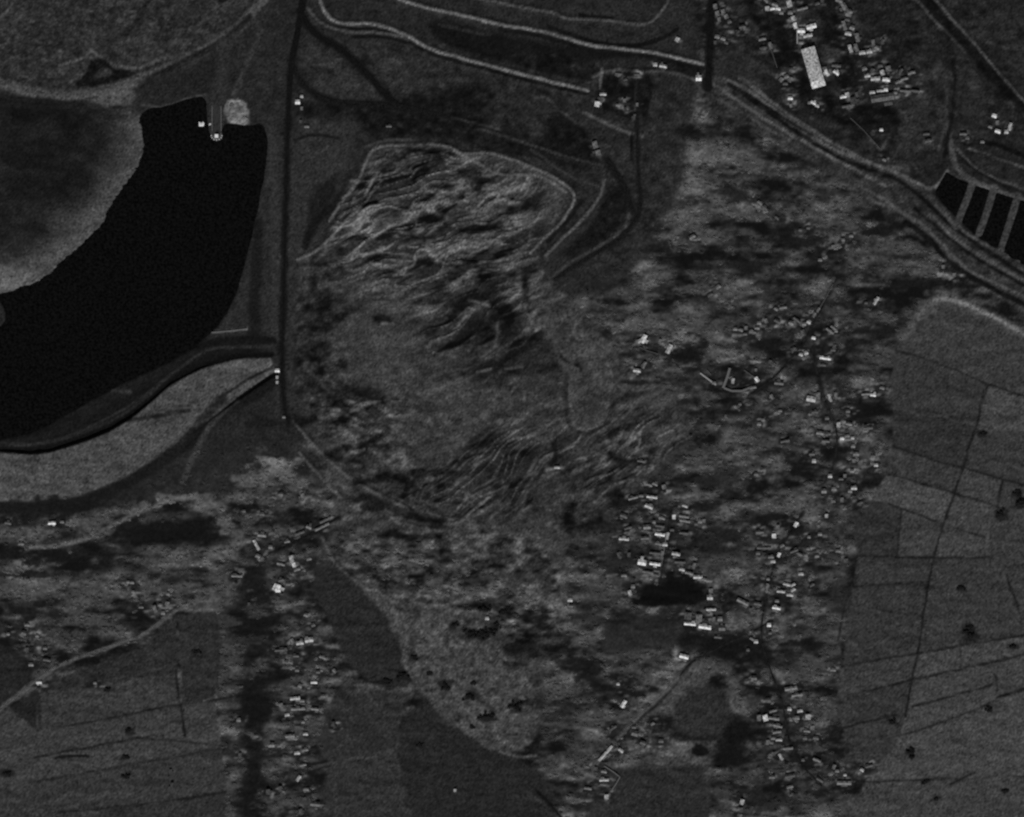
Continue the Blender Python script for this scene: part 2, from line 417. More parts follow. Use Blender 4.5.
V_E = [(811, 399, 10, 6, 10, 200), (818, 396, 4, 8, 0, 155), (830, 398, 2.2, 9, -20, 200), (836, 396, 3, 8, -15, 155), (873, 395, 6, 3, 5, 250), (866, 394, 10, 2.2, -3, 155), (882, 388, 5, 3, 15, 155), (772, 397, 3, 6, -30, 155), (780, 411, 4, 2.4, 0, 155), (759, 424, 4, 4, 0, 155), (763, 420, 3, 3, 0, 155), (838.5, 425, 3.4, 6, 0, 200), (849, 424, 7, 3, 10, 155), (842, 438.5, 4, 3, 0, 250), (847, 436, 5, 3, -8, 155), (852.5, 438, 3, 3, 0, 200), (820, 433, 8, 4, 8, 155), (828, 434, 6, 3, -8, 115), (826, 441, 8, 3, 5, 115), (853, 446, 4, 4, 0, 155), (856, 454, 6, 4, 0, 155), (814, 461, 4, 4, 0, 200), (812, 454, 6, 3, 0, 115), (854, 461, 3, 4, 0, 155), (876, 465, 4, 3.5, 0, 200), (873, 456, 5, 3, 0, 115), (830, 476, 4, 4, 0, 200), (845, 476, 3, 4, 0, 155), (852, 471, 4, 4, 0, 155), (841, 479, 5, 2.6, 0, 115), (854, 488, 6, 4, 0, 200), (850, 491, 4, 4, 0, 155), (834, 489, 5, 4, 0, 155), (824, 491, 5, 5, 0, 155), (842, 500, 3, 5, 0, 155), (848, 411, 4, 4, 0, 115), (827, 418, 4, 4, 0, 115), (815, 412, 7, 2.6, 0, 115), (756, 474, 4, 4, 0, 115), (868, 428, 10, 3, -3, 115), (860, 503, 6, 2.4, -20, 115), (785, 441, 10, 2.2, -12, 115)]
V_MID = [(633, 498, 11, 2.6, -14, 155), (641, 496, 5, 2.4, 0, 155), (652, 497, 12, 2.8, 8, 200), (649, 506.5, 9, 4, 22, 200), (624, 516, 8, 4, 20, 115), (662, 518, 7, 3, 15, 155), (674, 517, 3, 5, 0, 250), (684, 516.5, 11, 2.2, 10, 155), (685, 521, 12, 2.4, 10, 155), (700, 521.5, 4, 4, 0, 155), (704, 521, 3, 4, 0, 155), (696, 524, 3, 3, 0, 115), (685, 506, 6, 2.4, 18, 200), (647, 527, 8, 5, -5, 155), (654, 522, 3, 3, 0, 155), (660, 534.5, 11, 3, 9, 250), (667.5, 536, 2.6, 8, 12, 200), (659, 544, 8, 2.6, 12, 155), (665, 544.5, 5, 4, 0, 200), (624, 539, 11, 3, 5, 200), (642, 562.5, 9, 6, 10, 250), (655, 564, 12, 3, 8, 250), (676, 554, 9, 3.4, 10, 200), (682, 569.5, 6, 3.2, 12, 200), (689, 573, 9, 3, 14, 155), (698, 577, 10, 4, 0, 200), (704, 579.5, 6, 3.4, 12, 155), (711, 591, 4, 5, 0, 155), (710, 597.5, 6, 5, 0, 200), (624, 575.5, 6, 3, 0, 155), (630, 593, 3.4, 6, -20, 200), (633, 586.5, 4, 4, 0, 155), (662, 555, 2, 9, 6, 155), (694, 566, 2.6, 7, 15, 155), (660, 526, 10, 2, 8, 80), (672, 530, 4, 2.4, 0, 115), (645, 538, 9, 4, -5, 115), (655, 553, 12, 2, 5, 80), (648, 572, 12, 2.2, 10, 115), (656, 575, 6, 2.4, 15, 115), (628, 528, 8, 2.2, -15, 115), (619, 555, 3, 6, -20, 115), (629, 555, 3, 5, 0, 115), (684, 533, 10, 2, 4, 80), (680, 562, 12, 2, 3, 80), (650, 485, 5, 2, 20, 155), (641, 461, 8, 2.4, 8, 115), (655, 484, 6, 3, 20, 155), (664, 487, 4, 5, -15, 155)]
V_HALL = [(690, 624, 13, 3, 5, 250), (688, 616, 7, 8, 10, 115), (699, 618, 6, 8, 5, 155), (705, 627, 14, 4.5, 8, 250), (711, 609.5, 11, 2.2, 0, 200), (722, 628, 7, 6, 0, 115), (684, 656.5, 10, 4.5, 14, 250), (718, 637, 8, 3, 5, 80), (720, 619, 5, 5, 0, 155), (714, 619, 2.4, 4, 0, 155), (705, 611, 2.6, 4, 0, 115), (752, 639, 5, 2.4, 30, 155), (756, 641.5, 4, 4, 0, 200), (769, 625, 4, 4, 0, 250), (748, 650, 3, 3, 0, 115), (770, 633, 3, 3, 0, 115), (743, 602, 14, 4, 26, 155), (758, 604, 8, 3.4, 12, 115), (751, 610, 3, 4, 0, 115)]
V_S = [(796, 524.5, 3.4, 6, 30, 250), (774, 536, 4, 5, 0, 250), (778, 527, 3, 4, 0, 155), (782, 546, 5, 3, -30, 155), (779, 555, 2.8, 5, 20, 250), (771, 557, 6, 3, 0, 155), (773, 561.5, 5, 3, 0, 200), (764, 548, 16, 2.4, 0, 115), (794, 551, 9, 2.4, -20, 115), (800, 554, 7, 2.2, 25, 115), (806, 555.5, 3, 3, 0, 155), (808, 549, 3, 3, 0, 155), (838, 551, 5, 3, 0, 155), (846, 561, 4, 5, 0, 115), (801, 574, 5, 3, 0, 200), (787, 584.5, 8, 2.6, 14, 200), (793, 585, 5, 2.4, -30, 200), (781, 591.5, 9, 2.6, 6, 200), (790, 595, 7, 3, 5, 200), (793, 590, 5, 3, -35, 200), (776.5, 608, 9, 3, 10, 250), (767, 588, 2.6, 10, 10, 155), (777, 601, 4, 3, 0, 155), (809, 537, 3, 3, 0, 155), (820, 534, 4, 4, 0, 155), (826.5, 516, 3, 4, 0, 200), (817, 556, 4, 3, 0, 155), (760, 532, 8, 2.6, 0, 115), (768, 579, 3, 3, 0, 155), (758, 553, 4, 4, 0, 115), (812, 585, 5, 3, -30, 115)]
V_SE = [(791, 688.5, 14, 4, -10, 155), (797, 695, 12, 2.6, -8, 155), (789.5, 709, 4, 4, 0, 200), (800, 711, 6, 3, -10, 200), (808, 717, 5, 6, 0, 200), (797, 718, 5, 4, 0, 155), (765.5, 718, 5, 7, -15, 250), (774, 718.5, 12, 3, 8, 155), (759, 718, 4, 7, 0, 155), (778, 726, 10, 2.4, 15, 155), (777, 732, 9, 2.6, -8, 155), (779, 740, 7, 2.4, 0, 200), (773, 738.5, 4, 3, 0, 155), (768, 742, 3, 4, 0, 155), (812.5, 728, 4, 5, 0, 155), (807, 731, 7, 2.6, 5, 155), (781, 757, 2.4, 8, -35, 200), (788, 748.5, 11, 2, -3, 155), (774, 754, 3, 4, 0, 115), (817, 760, 9, 2.4, 25, 155), (834, 767, 3, 5, 20, 155), (837, 771, 4, 3, 0, 155), (845, 775, 3, 2.6, 0, 200), (844, 783, 16, 4, 0, 155), (862, 770, 4, 3, 30, 200), (869, 766, 8, 2, -15, 115), (790, 787, 7, 2.8, -15, 155), (773, 711, 8, 2.4, -15, 155), (790, 776, 11, 4, -10, 80), (742, 802, 4, 6, 20, 200), (741, 810, 4, 5, 0, 115), (754, 678, 6, 5, 0, 115), (805, 738, 4, 4, 0, 115), (816, 738, 6, 4, 10, 115), (803, 760, 3, 3, 0, 115), (820, 780, 8, 2, 30, 115), (833, 670, 6, 3, 0, 155), (772, 777, 6, 4, 0, 115), (768, 700, 5, 4, 0, 80)]
V_W = [(256.5, 545, 2.8, 13, -28, 200), (291.5, 559, 4, 8, -15, 200), (294, 565, 3.4, 5, -15, 250), (281, 564, 9, 2.6, 15, 155), (276.5, 587.5, 7, 8, 25, 250), (278, 590, 5, 5, 0, 250), (258, 556, 5, 4, 20, 155), (270.5, 547, 4, 4, 0, 155), (309, 559, 5, 3, -15, 155), (297, 569.5, 7, 3, -20, 155), (287, 541.5, 6, 2.6, -12, 155), (262, 535, 9, 4, 5, 155), (237, 576, 12, 2, 3, 155), (244, 511, 3, 3, 0, 115), (303, 496, 4, 6, -20, 155), (281, 494, 4, 4, 0, 115), (309, 527, 6, 4, 20, 155), (300, 533, 10, 2.2, -20, 115), (288, 584, 4, 4, 0, 115), (281, 580, 6, 3, -12, 115), (262, 514, 5, 4, 0, 115), (249, 604, 2.4, 3, 0, 115), (325, 520, 13, 2, -27, 115), (322, 527, 18, 2, -26, 155)]
V_WS = [(306, 615, 4, 4, 20, 155), (313, 625, 4, 4, -20, 115), (300, 643, 8, 4, -8, 200), (309, 640, 9, 5, -10, 200), (292.5, 641, 3.4, 6, -30, 155), (296, 656, 6, 2.4, 0, 115), (323, 657.5, 8, 3, 20, 155), (334.5, 671, 3, 5, -40, 155), (281, 650, 14, 2, -5, 80), (297, 670, 4, 4, 0, 115), (314, 682.5, 7, 2, 0, 250), (300, 686, 4, 4, 20, 155), (295, 698.5, 11, 3.4, -6, 200), (302, 701, 5, 3, 0, 155), (323, 696, 5, 4, 0, 115), (281, 706, 4, 6, -10, 155), (298, 709, 16, 3, -3, 155), (315, 709, 8, 3, 5, 155), (287, 715, 5, 3, -15, 200), (303, 722, 3, 3, 0, 155), (305.5, 734, 5, 3, 0, 200), (290, 736, 10, 3.4, -5, 155), (297, 753, 6, 3.4, -8, 200), (305, 750, 7, 3, -10, 155), (303, 765, 7, 2.4, -12, 155), (298.5, 778.5, 3, 7, 35, 200), (306, 789.5, 6, 3, 0, 155), (315, 804, 10, 5, 5, 115), (301, 812, 4, 7, -20, 115), (272, 745, 5, 5, 0, 155), (238.5, 720, 4, 4, 0, 155), (285, 651, 4, 7, 0, 115), (286, 662, 4, 4, 20, 115), (334, 725, 3, 8, -20, 80), (280, 789, 4, 6, 0, 115), (318, 672, 4, 3, 0, 115), (268, 792, 4, 6, 0, 115), (240, 755, 3, 4, 0, 115), (256, 736, 4, 3, 0, 115)]
V_L = [(623.5, 704, 3.6, 9, 32, 250), (605.5, 753.5, 2.6, 24, 42, 200), (621, 750.5, 6, 3, 35, 200), (635, 733.5, 7, 6, 15, 115), (604, 771.5, 6, 3, 10, 155), (604, 780, 10, 2.8, -2, 200), (588, 788.5, 8, 2.2, 8, 155), (606.5, 797, 4, 5, 0, 200), (603, 784.5, 6, 2, 8, 115), (652.5, 724, 4, 2.6, -30, 155), (613, 728, 8, 2, -35, 115), (610, 731, 2, 6, 20, 115), (643, 743, 6, 4, 20, 115), (661, 741, 5, 4, 0, 115), (618, 684, 3, 3, 0, 200), (596, 769, 3, 4, 0, 115), (634, 727, 4, 4, 0, 80)]
V_FW = [(8, 634, 3, 3, 0, 155), (27, 625, 5, 3, 0, 155), (24, 633, 5, 5, 20, 115), (37, 636, 3, 3, 0, 155), (27, 650, 3, 5, 0, 115), (31, 664.5, 5, 4, 0, 155), (39, 682.5, 6, 2, 0, 250), (45, 648, 4, 4, 0, 115), (47, 660, 8, 2.4, 10, 115), (155, 609, 3.4, 8, -20, 155), (160, 605, 3, 3, 0, 155), (163, 613, 4, 4, 0, 155), (167, 604, 4, 5, 20, 155), (52, 523, 8, 3.4, -3, 250), (62, 522, 4, 2.6, 0, 155), (8, 523, 7, 3, 10, 115), (132, 582.5, 4, 3, 0, 155), (128, 582, 3, 3, 0, 155), (133, 592, 3, 3, 0, 155), (21, 544, 6, 2, 0, 155), (141, 607, 5, 3, 0, 115), (168, 594, 3, 3, 0, 155), (95, 683, 3, 2.6, 0, 155), (41, 684, 2.6, 2.6, 0, 155)]
V_NE2 = [(994, 116, 5, 4, 20, 250), (997, 123, 3, 5, 0, 155), (997.5, 131.5, 6, 4, 20, 250), (1009.5, 127, 3, 9, 15, 200), (1006, 132, 4, 4, 0, 200), (990, 127, 4, 3, 20, 155), (963, 134, 8, 3, 0, 115), (967, 138, 4, 4, 0, 115), (982, 142, 4, 3, 0, 155), (928, 141, 7, 4, -10, 115), (926, 134, 7, 3, -5, 80)]

BUSH = [(127, 731, 2.6, 4, 'dark bush in the middle of the lower left strip field', 'field bushes'), (126.5, 757, 2.2, 3.5, 'dark bush on the lower hedge line of the lower left block', 'field bushes'), (126, 777, 2.6, 3.5, 'lowest of three dark bushes in a column, lower left fields', 'field bushes'),
        (7, 774, 3, 4, 'dark bush near the left edge of the fields', 'field bushes'), (108, 690, 2, 3, 'small dark bush on the middle field edge, lower left', 'field bushes'), (196, 652, 2.4, 4, 'dark bush in the dull field left of the wooded strip', 'field bushes'),
        (911, 752, 4, 5, 'broad dark bush in the large pale field near its left corner', 'field bushes'), (912, 758, 2, 3, 'small bush just below the broad dark bush', 'field bushes'), (989, 710, 2.8, 4, 'dark bush alone in the large pale field, right side', 'field bushes'), (927, 782, 2.8, 4, 'dark bush on the track below the large pale field', 'field bushes'),
        (1005, 791, 2, 3, 'small dark bush near the lower right corner', 'field bushes'), (936, 799, 1.8, 3, 'small dark bush at the bottom right edge', 'field bushes'), (1014, 647, 2, 3.5, 'dark bush in the pale strip field at right', 'field bushes'), (893, 722, 3, 4, 'dark bush at the foot of the long farm track', 'field bushes'), (983, 434, 2.2, 3.5, 'dark bush right of the long farm track, upper fields', 'field bushes'),
        (970, 628, 3, 5, 'upper dark bush of the field thicket', 'field thicket'), (971, 636, 3, 5, 'lower dark bush of the field thicket', 'field thicket'), (966, 632, 2.4, 4, 'left dark bush of the field thicket', 'field thicket'), (961, 588, 2.6, 4, 'dark bush above the field thicket', 'field bushes'),
        (1018, 495, 4, 6, 'upper dark tree at the right edge of the fields', 'right edge trees'), (1020, 504, 4, 6, 'lower dark tree at the right edge of the fields', 'right edge trees'), (1001, 514, 3.5, 5, 'dark tree left of the pale clump at the right edge', 'right edge trees'),
        (414, 658, 3, 3.5, 'dark bush on the left edge of the mud tongue', 'mud islands'), (447, 687, 4, 4, 'dark bush island in the middle of the mud tongue', 'mud islands'), (470, 697, 4, 5, 'darkest bush island right of the middle of the mud tongue', 'mud islands'), (487, 716, 4.5, 5, 'dark bush island in the lower mud tongue', 'mud islands'), (474, 683, 2, 3, 'tiny bush above the darkest mud island', 'mud islands'),
        (472, 727, 2, 3, 'tiny bush near the lower rim of the mud tongue', 'mud islands'), (430, 674, 2, 3, 'small dark bush left of the middle mud island', 'mud islands'), (473, 634, 5, 5, 'left bush of the large dark island on the mud', 'large mud island'), (482, 635, 5, 5, 'middle bush of the large dark island on the mud', 'large mud island'), (491, 631, 4, 5, 'right bush of the large dark island on the mud', 'large mud island'), (497, 626, 3, 4, 'small outer bush right of the large dark mud island', 'large mud island'),
        (485, 609, 4, 4, 'dark bush above the bright hut on the mud', 'mud islands'), (502, 611, 5, 3.5, 'dark bush right of the bright hut on the mud', 'mud islands'), (454, 625, 3, 3, 'small dark bush left of the large mud island', 'mud islands'), (516, 706, 5, 6, 'dark tree at the right rim of the mud tongue', 'mud islands'), (420, 745, 2, 3, 'small dark bush in the broad dark field', 'field bushes'), (402, 676, 4, 5, 'dark tree at the tip of the dark wedge field', 'mud edge trees'), (387, 682, 4, 4, 'dark tree left of the tip of the dark wedge field', 'mud edge trees')]
AREAS = [('scrub', 'pale and dark scrub streaks east of the basin and around the east villages',
          [(690, 105), (760, 132), (870, 203), (950, 262), (930, 295), (895, 350), (890, 450), (870, 500), (850, 560), (845, 660), (838, 740), (850, 800), (830, 830),
           (700, 830), (715, 770), (740, 715), (735, 690), (690, 660), (600, 655), (560, 640), (560, 560), (610, 505), (690, 450), (690, 405), (630, 370), (600, 330), (570, 295), (640, 250), (680, 200)]),
         ('scrub', 'streaky scrub below the dam and around the west village',
          [(-30, 506), (110, 490), (200, 440), (280, 440), (330, 490), (340, 540), (312, 590), (335, 660), (330, 740), (320, 800), (280, 830), (222, 830), (218, 620), (180, 605), (140, 640), (40, 675), (0, 640), (-30, 640)]),
         ('scrub', 'patchy scrub around the lower hamlet and mud edge',
          [(545, 640), (600, 655), (680, 660), (660, 700), (640, 760), (600, 770), (590, 830), (560, 830), (545, 780), (540, 730)]),
         ('scrub', 'low scrub on the spill below the failed basin',
          [(330, 530), (420, 535), (540, 600), (530, 640), (490, 620), (440, 600), (390, 585), (350, 570)])]
SCRUB_AREAS = [q[2] for q in AREAS]
SPOTS = [(h_[0], h_[1], 8.5) for L_ in (V_TOWN, V_ROADSIDE, V_NE, V_E, V_MID, V_HALL, V_S, V_SE, V_W, V_WS, V_L, V_FW) for h_ in L_]
SPOTS += [(h_[0], h_[1], 5.0) for h_ in V_YARD + V_NE2]

# ------------------------------------------------------------------ ground: tones
veg = .50 * fbm(PX / 44, PY / 14, 101, 3) + .30 * fbm(PX / 16, PY / 6.5, 111, 3) + .16 * fbm(PX / 7, PY / 4.4, 121, 2)
veg = (veg - .48) / .096                     # about -2.5 .. 2.5
A[:] = np.clip(41 + 20 * veg, 11, 92)
H += .9 * np.clip(veg, -1, 2) * (1 - MUDM) * ss(430, 520, PY + .35 * (PX - 300)) * ss(20, 60, PY)

north = [(-200, -200), (650, -200), (690, -30), (704, 90), (668, 160), (655, 240), (620, 290), (560, 300), (300, 430), (270, 500), (-200, 520)]
pset(north, 30, 6, 3, 1, 9)
pset([(704, -40), (1200, -40), (1200, 300), (1024, 268), (930, 200), (850, 160), (770, 108), (712, 82)], 25, 5, 3, .9, 10)
# plateau in the north west
pset([(-60, -60), (272, -60), (245, 30), (200, 55), (160, 76), (130, 86), (80, 94), (0, 80), (-60, 74)], 38, 4, 2, 1, 12)
for p_, g_, w_ in (([(153, -5), (140, 18), (127, 36)], 24, 3), ([(156, -5), (159, 20), (163, 38)], 26, 2), ([(-5, 22), (6, 14), (12, 6)], 58, 2),
                   ([(215, -4), (222, 3), (230, -4)], 14, 4), ([(55, 28), (62, 44)], 30, 3), ([(190, 30), (225, 8), (240, -4)], 50, 2),
                   ([(60, 66), (84, 60), (92, 52), (86, 42)], 58, 2), ([(92, 50), (104, 62), (120, 68), (145, 69), (160, 58), (172, 58)], 62, 2.4),
                   ([(72, 82), (88, 72)], 58, 2)):
    lset(p_, g_, w_)
pset([(73, 87), (86, 75), (94, 57), (110, 62), (112, 70), (132, 71), (138, 75), (110, 84), (96, 87)], 14, 1.4, 1)
blob(103, 73, 7, 5, 42, .8)
lset(BAND, 58, 10, 2.5, .95, 1, .2)
lset([(q[0], q[1] - 3) for q in BAND], 68, 2, 1.2, .8)
lset([(q[0] + 1, q[1] + 3) for q in BAND], 66, 2, 1.2, .8)
pset([(84, 88), (136, 87), (138, 100), (116, 110), (86, 101)], 60, 3, 2)
lset([(-60, 97), (20, 100), (80, 107)], 18, 8, 3, .9)
lset([(250, 18), (225, 42), (190, 60), (142, 84)], 14, 6, 2.5, .8)
pset([(140, 88), (200, 62), (236, 45), (230, 70), (215, 95), (190, 98), (150, 106)], 27, 4, 2, 1, 5)
lset([(142, 105), (165, 108), (190, 98), (206, 95)], 44, 2)
lset([(262, 30), (250, 55), (243, 75), (234, 95)], 46, 4, 2, .8)
lset([(225, 45), (222, 80), (215, 110), (216, 136)], 38, 12, 3, .8)
pset([(227, 101), (240, 99), (248, 102), (250, 121), (244, 127), (228, 123), (224, 112)], 92, 1.6, 2.6, 1, 44, 0)
# tailings beach
w, m, d = pmask(BEACH, 3, 1)
shore = polydist(BEACH[4:], PX[w], PY[w], False)
gb = 60 - 40 * ss(4, 50, shore + 30 * (fbm(PX[w] / 40, PY[w] / 30, 141, 3) - .5))
gb += 14 * np.exp(-((PX[w] - 60) / 28) ** 2 - ((PY[w] - 212) / 16) ** 2) + 16 * (fbm(PX[w] / 24, PY[w] / 14, 145, 3) - .5)
gb += 22 * ss(225, 270, PY[w]) * ss(60, 0, PX[w])
A[w] = A[w] * (1 - m) + gb * m
blob(30, 112, 60, 10, 15, .8)
blob(100, 112, 26, 7, 20, .7)
# reservoir banks
pset([(262, 126), (283, 120), (282, 335), (210, 335), (225, 318), (240, 290), (252, 240), (262, 190), (269, 150)], 33, 2.5, 2, 1, 7)
lset([(259, 225), (256, 270), (254, 342)], 14, 9, 4, .75)
lset([(272, 130), (276, 220), (275, 340)], 40, 8, 3, .8)
pset([(198, 340), (275, 334), (278, 347), (205, 349)], 13, 2.5, 1)
lset([(210, 332.5), (247, 329)], 95, 1.8, .9, 1, 0)
lset([(-40, 445), (40, 445), (80, 431), (130, 406), (160, 382), (200, 352), (216, 346), (272, 346)], 33, 2.2, 1.5, .9)
pset([(-60, 436), (20, 432), (80, 402), (130, 374), (200, 338), (275, 346), (240, 357), (200, 368), (170, 384), (130, 418), (85, 440), (30, 453), (-60, 452)], 15, 3, 1.5, .95, 4)  # dark band behind the dam crest, its shade painted into the tone
lset([(-40, 446), (40, 446), (80, 432), (130, 407), (160, 383), (200, 353), (216, 347), (272, 347)], 34, 2, 1.2, .9)
lset([(20, 436), (60, 420), (115, 391), (160, 368)], 24, 3, 2, .8)
lset([(112, 390), (130, 392)], 46, 3, 2, .7)
pset(DAM, 57, 1.6, .8, 1, 6, 0)
lset([(q[0], q[1] - 3.5) for q in DAM_TOP], 11, 4.5, 1.6, .95, .4, .1)  # shadow of the dam crest painted as a dark line
lset([(q[0], q[1] - 9) for q in DAM_TOP[:9]], 32, 2, 1.4, .8)
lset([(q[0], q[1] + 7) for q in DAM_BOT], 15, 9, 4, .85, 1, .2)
lset([(130, 420), (160, 415), (188, 411)], 22, 3.5, 1.6, .9)
lset([(276, 371), (250, 385), (226, 402), (205, 422)], 62, 2.4, 1.2, .9)
lset([(272, 368), (245, 381), (222, 396)], 16, 2.6, 1.2, .9)
lset([(274, 377), (250, 392), (215, 420)], 17, 2.6, 1.2, .8)
lset([(236, 400), (214, 420), (200, 442), (183, 482)], 50, 4.5, 2, .9)
lset([(222, 398), (206, 416), (186, 440), (150, 470)], 20, 8, 4, .8)
pset([(205, 440), (225, 410), (280, 400), (300, 440), (330, 480), (300, 480), (270, 450), (230, 445)], 27, 6, 3, .75, 5)
blob(262, 420, 20, 7, 15, .7)
lset([(22, 482), (18, 498)], 45, 12, 5, .3)
# strip between road and basin
pset([(288, 120), (335, 118), (355, 120), (358, 140), (340, 180), (318, 240), (300, 300), (292, 400), (287, 400)], 37, 4, 3, 1, 8)
pset([(312, 190), (330, 178), (344, 170), (326, 215), (308, 248), (304, 240)], 18, 4, 3, .85)
lset([(302, 142), (310, 152), (320, 154), (328, 146)], 46, 2)
lset([(295, 140), (315, 134), (338, 139)], 17, 2.5)
# north: works tracks, yards and berms
pset([(290, 104), (330, 104), (380, 107), (405, 98), (440, 92), (480, 84), (500, 96), (480, 112), (500, 132), (560, 140), (600, 152), (600, 166), (560, 158), (470, 142), (420, 136), (365, 138), (358, 118), (330, 115), (300, 118)], 16, 5, 3, .95, 5)
pset([(302, 44), (330, 52), (352, 66), (374, 86), (384, 99), (340, 100), (318, 94), (306, 78)], 38, 2, 1, 1, 7)
blob(314, 68, 12, 9, 26, .7)
pset([(352, 48), (385, 58), (420, 62), (418, 80), (405, 96), (390, 84), (372, 62)], 35, 2.5, 1, 1, 6)
pset([(425, 18), (470, 26), (520, 40), (600, 52), (660, 58), (702, 68), (700, 76), (650, 70), (600, 68), (590, 84), (530, 70), (480, 56), (440, 46)], 13, 4, 2, .95, 4)
lset([(440, 25), (475, 33), (490, 34)], 34, 3)
lset([(548, 27), (575, 36), (595, 43), (625, 47), (655, 42), (678, 29)], 11, 3.4)
lset([(580, 16), (612, 19)], 11, 3)
lset([(330, 27), (352, 29), (395, 31)], 12, 2.6)
lset([(352, 37), (380, 37), (408, 42), (436, 56), (470, 65)], 12, 3)
lset([(440, 58), (465, 64), (490, 71), (540, 84), (570, 90)], 11, 2.4)  # shade along the berm's south foot, painted dark
lset([(q[0] - 1, q[1] + 4) for q in L1[7:]], 9, 2.6, 1.2, .95)  # second, darker line of painted berm shadow
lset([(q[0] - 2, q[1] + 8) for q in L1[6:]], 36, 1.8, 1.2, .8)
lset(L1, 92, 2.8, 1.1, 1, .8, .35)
lset(L1B, 58, 2.2, 1.1)
lset([(q[0], q[1] + 4.5) for q in L2[3:]], 10, 4, 2, .9)  # painted shadow south of the upper berm
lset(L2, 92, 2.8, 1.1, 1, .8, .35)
lset(L3, 62, 2.2, 1.1)
lset(L4, 52, 2.4, 1.3)
lset([(575, 70), (600, 64), (640, 62), (670, 68)], 38, 8, 4, .6)
lset([(362, 42), (400, 48), (440, 60)], 38, 1.6)
lset([(453, 118), (470, 122), (500, 130)], 40, 1.8)
pset([(600, 74), (650, 72), (655, 80), (645, 126), (600, 108), (594, 100)], 13, 2.5, 1.5)
pset([(548, 112), (580, 120), (600, 150), (596, 158), (570, 156), (540, 140)], 15, 4, 3)
pset([(655, 82), (690, 80), (690, 110), (675, 130), (648, 128)], 31, 3, 2, 1, 9)
lset([(584, 113), (602, 122), (622, 131), (642, 136)], 66, 3, 1.3)
lset([(602, 69), (600, 88)], 72, 2, 1)
lset([(534, 98), (548, 97), (558, 110), (575, 122)], 42, 2)
lset([(637, 82), (634, 120)], 44, 2)
lset([(632, 136), (632, 160)], 13, 2.5)
lset([(590, 170), (560, 162), (520, 152), (480, 148)], 14, 4, 2, .85)
pset([(604, 190), (624, 178), (630, 205), (622, 226), (600, 242), (570, 258), (560, 256), (585, 232), (602, 210)], 16, 3, 1.5)
lset([(582, 200), (568, 220), (548, 242)], 13, 3.2)
lset([(306, 247), (311, 229), (326, 213), (346, 193), (361, 168)], 14, 6, 2.5, .85)
lset([(482, 130), (518, 140), (561, 156), (602, 166)], 42, 2)
lset([(531, 150), (577, 181), (598, 186)], 40, 2)
lset(E2, 64, 2.6, 1.2)
lset(E3, 50, 2.4, 1.6, .9, 1.6, .6)
pset([(645, 150), (690, 130), (680, 200), (650, 240), (610, 270), (575, 285), (560, 280), (600, 256), (640, 225)], 31, 6, 4, .85, 8)
lset([(694, 120), (712, 100), (720, 98)], 44, 2)
# mud
gm = 44 + 44 * lowf + 46 * (np.clip(KR, 0, 1.2) - .12) + 16 * (fbm(PX / 5, PY / 4, 67, 2) - .5) + 6 * (1 - np.clip(kA + kB, 0, 1))  # pale dry crests, with the relief's light and shade painted in too
blotch = fbm((PX * .92 - PY * .39) / 26, (PX * .39 + PY * .92) / 8, 77, 3)
gm = gm - 30 * ss(.56, .72, blotch) * np.clip(kA + kB + kC * .6 + kE, 0, 1)  # dark blotches from noise, in tone only
gm = gm - 12 * soft_ellipse(310, 330, 30, 90) - 13 * soft_ellipse(490, 475, 150, 45) - 9 * soft_ellipse(510, 345, 80, 45)
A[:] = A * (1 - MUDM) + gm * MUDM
for t, g_ in zip(TONG, (54, 53, 60, 52, 47)):
    pset(t, g_, 3.5, 4, .72, 20)
lset([(570, 370), (571, 396), (573, 424), (588, 431), (604, 416), (614, 388), (606, 360)], 66, 1.8, 1.6, .8, 3, .9)
lset([(566, 372), (566, 400), (568, 428), (590, 436), (609, 420), (619, 390)], 26, 3, 2, .7)
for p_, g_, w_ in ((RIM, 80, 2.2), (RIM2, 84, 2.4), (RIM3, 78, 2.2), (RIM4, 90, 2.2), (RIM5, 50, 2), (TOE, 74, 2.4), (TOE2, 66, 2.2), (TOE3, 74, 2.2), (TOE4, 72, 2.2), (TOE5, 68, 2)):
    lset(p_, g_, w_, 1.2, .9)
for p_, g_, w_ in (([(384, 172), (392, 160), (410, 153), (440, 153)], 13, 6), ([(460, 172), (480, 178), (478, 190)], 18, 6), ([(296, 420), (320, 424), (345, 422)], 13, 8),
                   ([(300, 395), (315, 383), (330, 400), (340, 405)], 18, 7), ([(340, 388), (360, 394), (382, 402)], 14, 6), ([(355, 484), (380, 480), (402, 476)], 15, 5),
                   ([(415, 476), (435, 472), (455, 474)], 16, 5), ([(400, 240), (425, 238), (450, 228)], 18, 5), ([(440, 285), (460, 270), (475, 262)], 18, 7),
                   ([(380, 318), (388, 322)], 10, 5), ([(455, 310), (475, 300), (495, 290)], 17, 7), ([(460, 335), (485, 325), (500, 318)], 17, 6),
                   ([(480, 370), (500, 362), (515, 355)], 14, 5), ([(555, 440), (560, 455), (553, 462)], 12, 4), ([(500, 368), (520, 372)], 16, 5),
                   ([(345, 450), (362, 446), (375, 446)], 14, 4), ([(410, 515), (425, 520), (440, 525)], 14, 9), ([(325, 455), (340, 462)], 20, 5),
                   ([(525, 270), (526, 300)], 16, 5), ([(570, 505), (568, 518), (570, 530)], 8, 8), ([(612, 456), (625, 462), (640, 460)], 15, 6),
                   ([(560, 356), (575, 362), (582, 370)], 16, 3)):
    shade_streak(p_, g_, w_ * .75)  # shadow behind the mud ridges painted as dark strokes
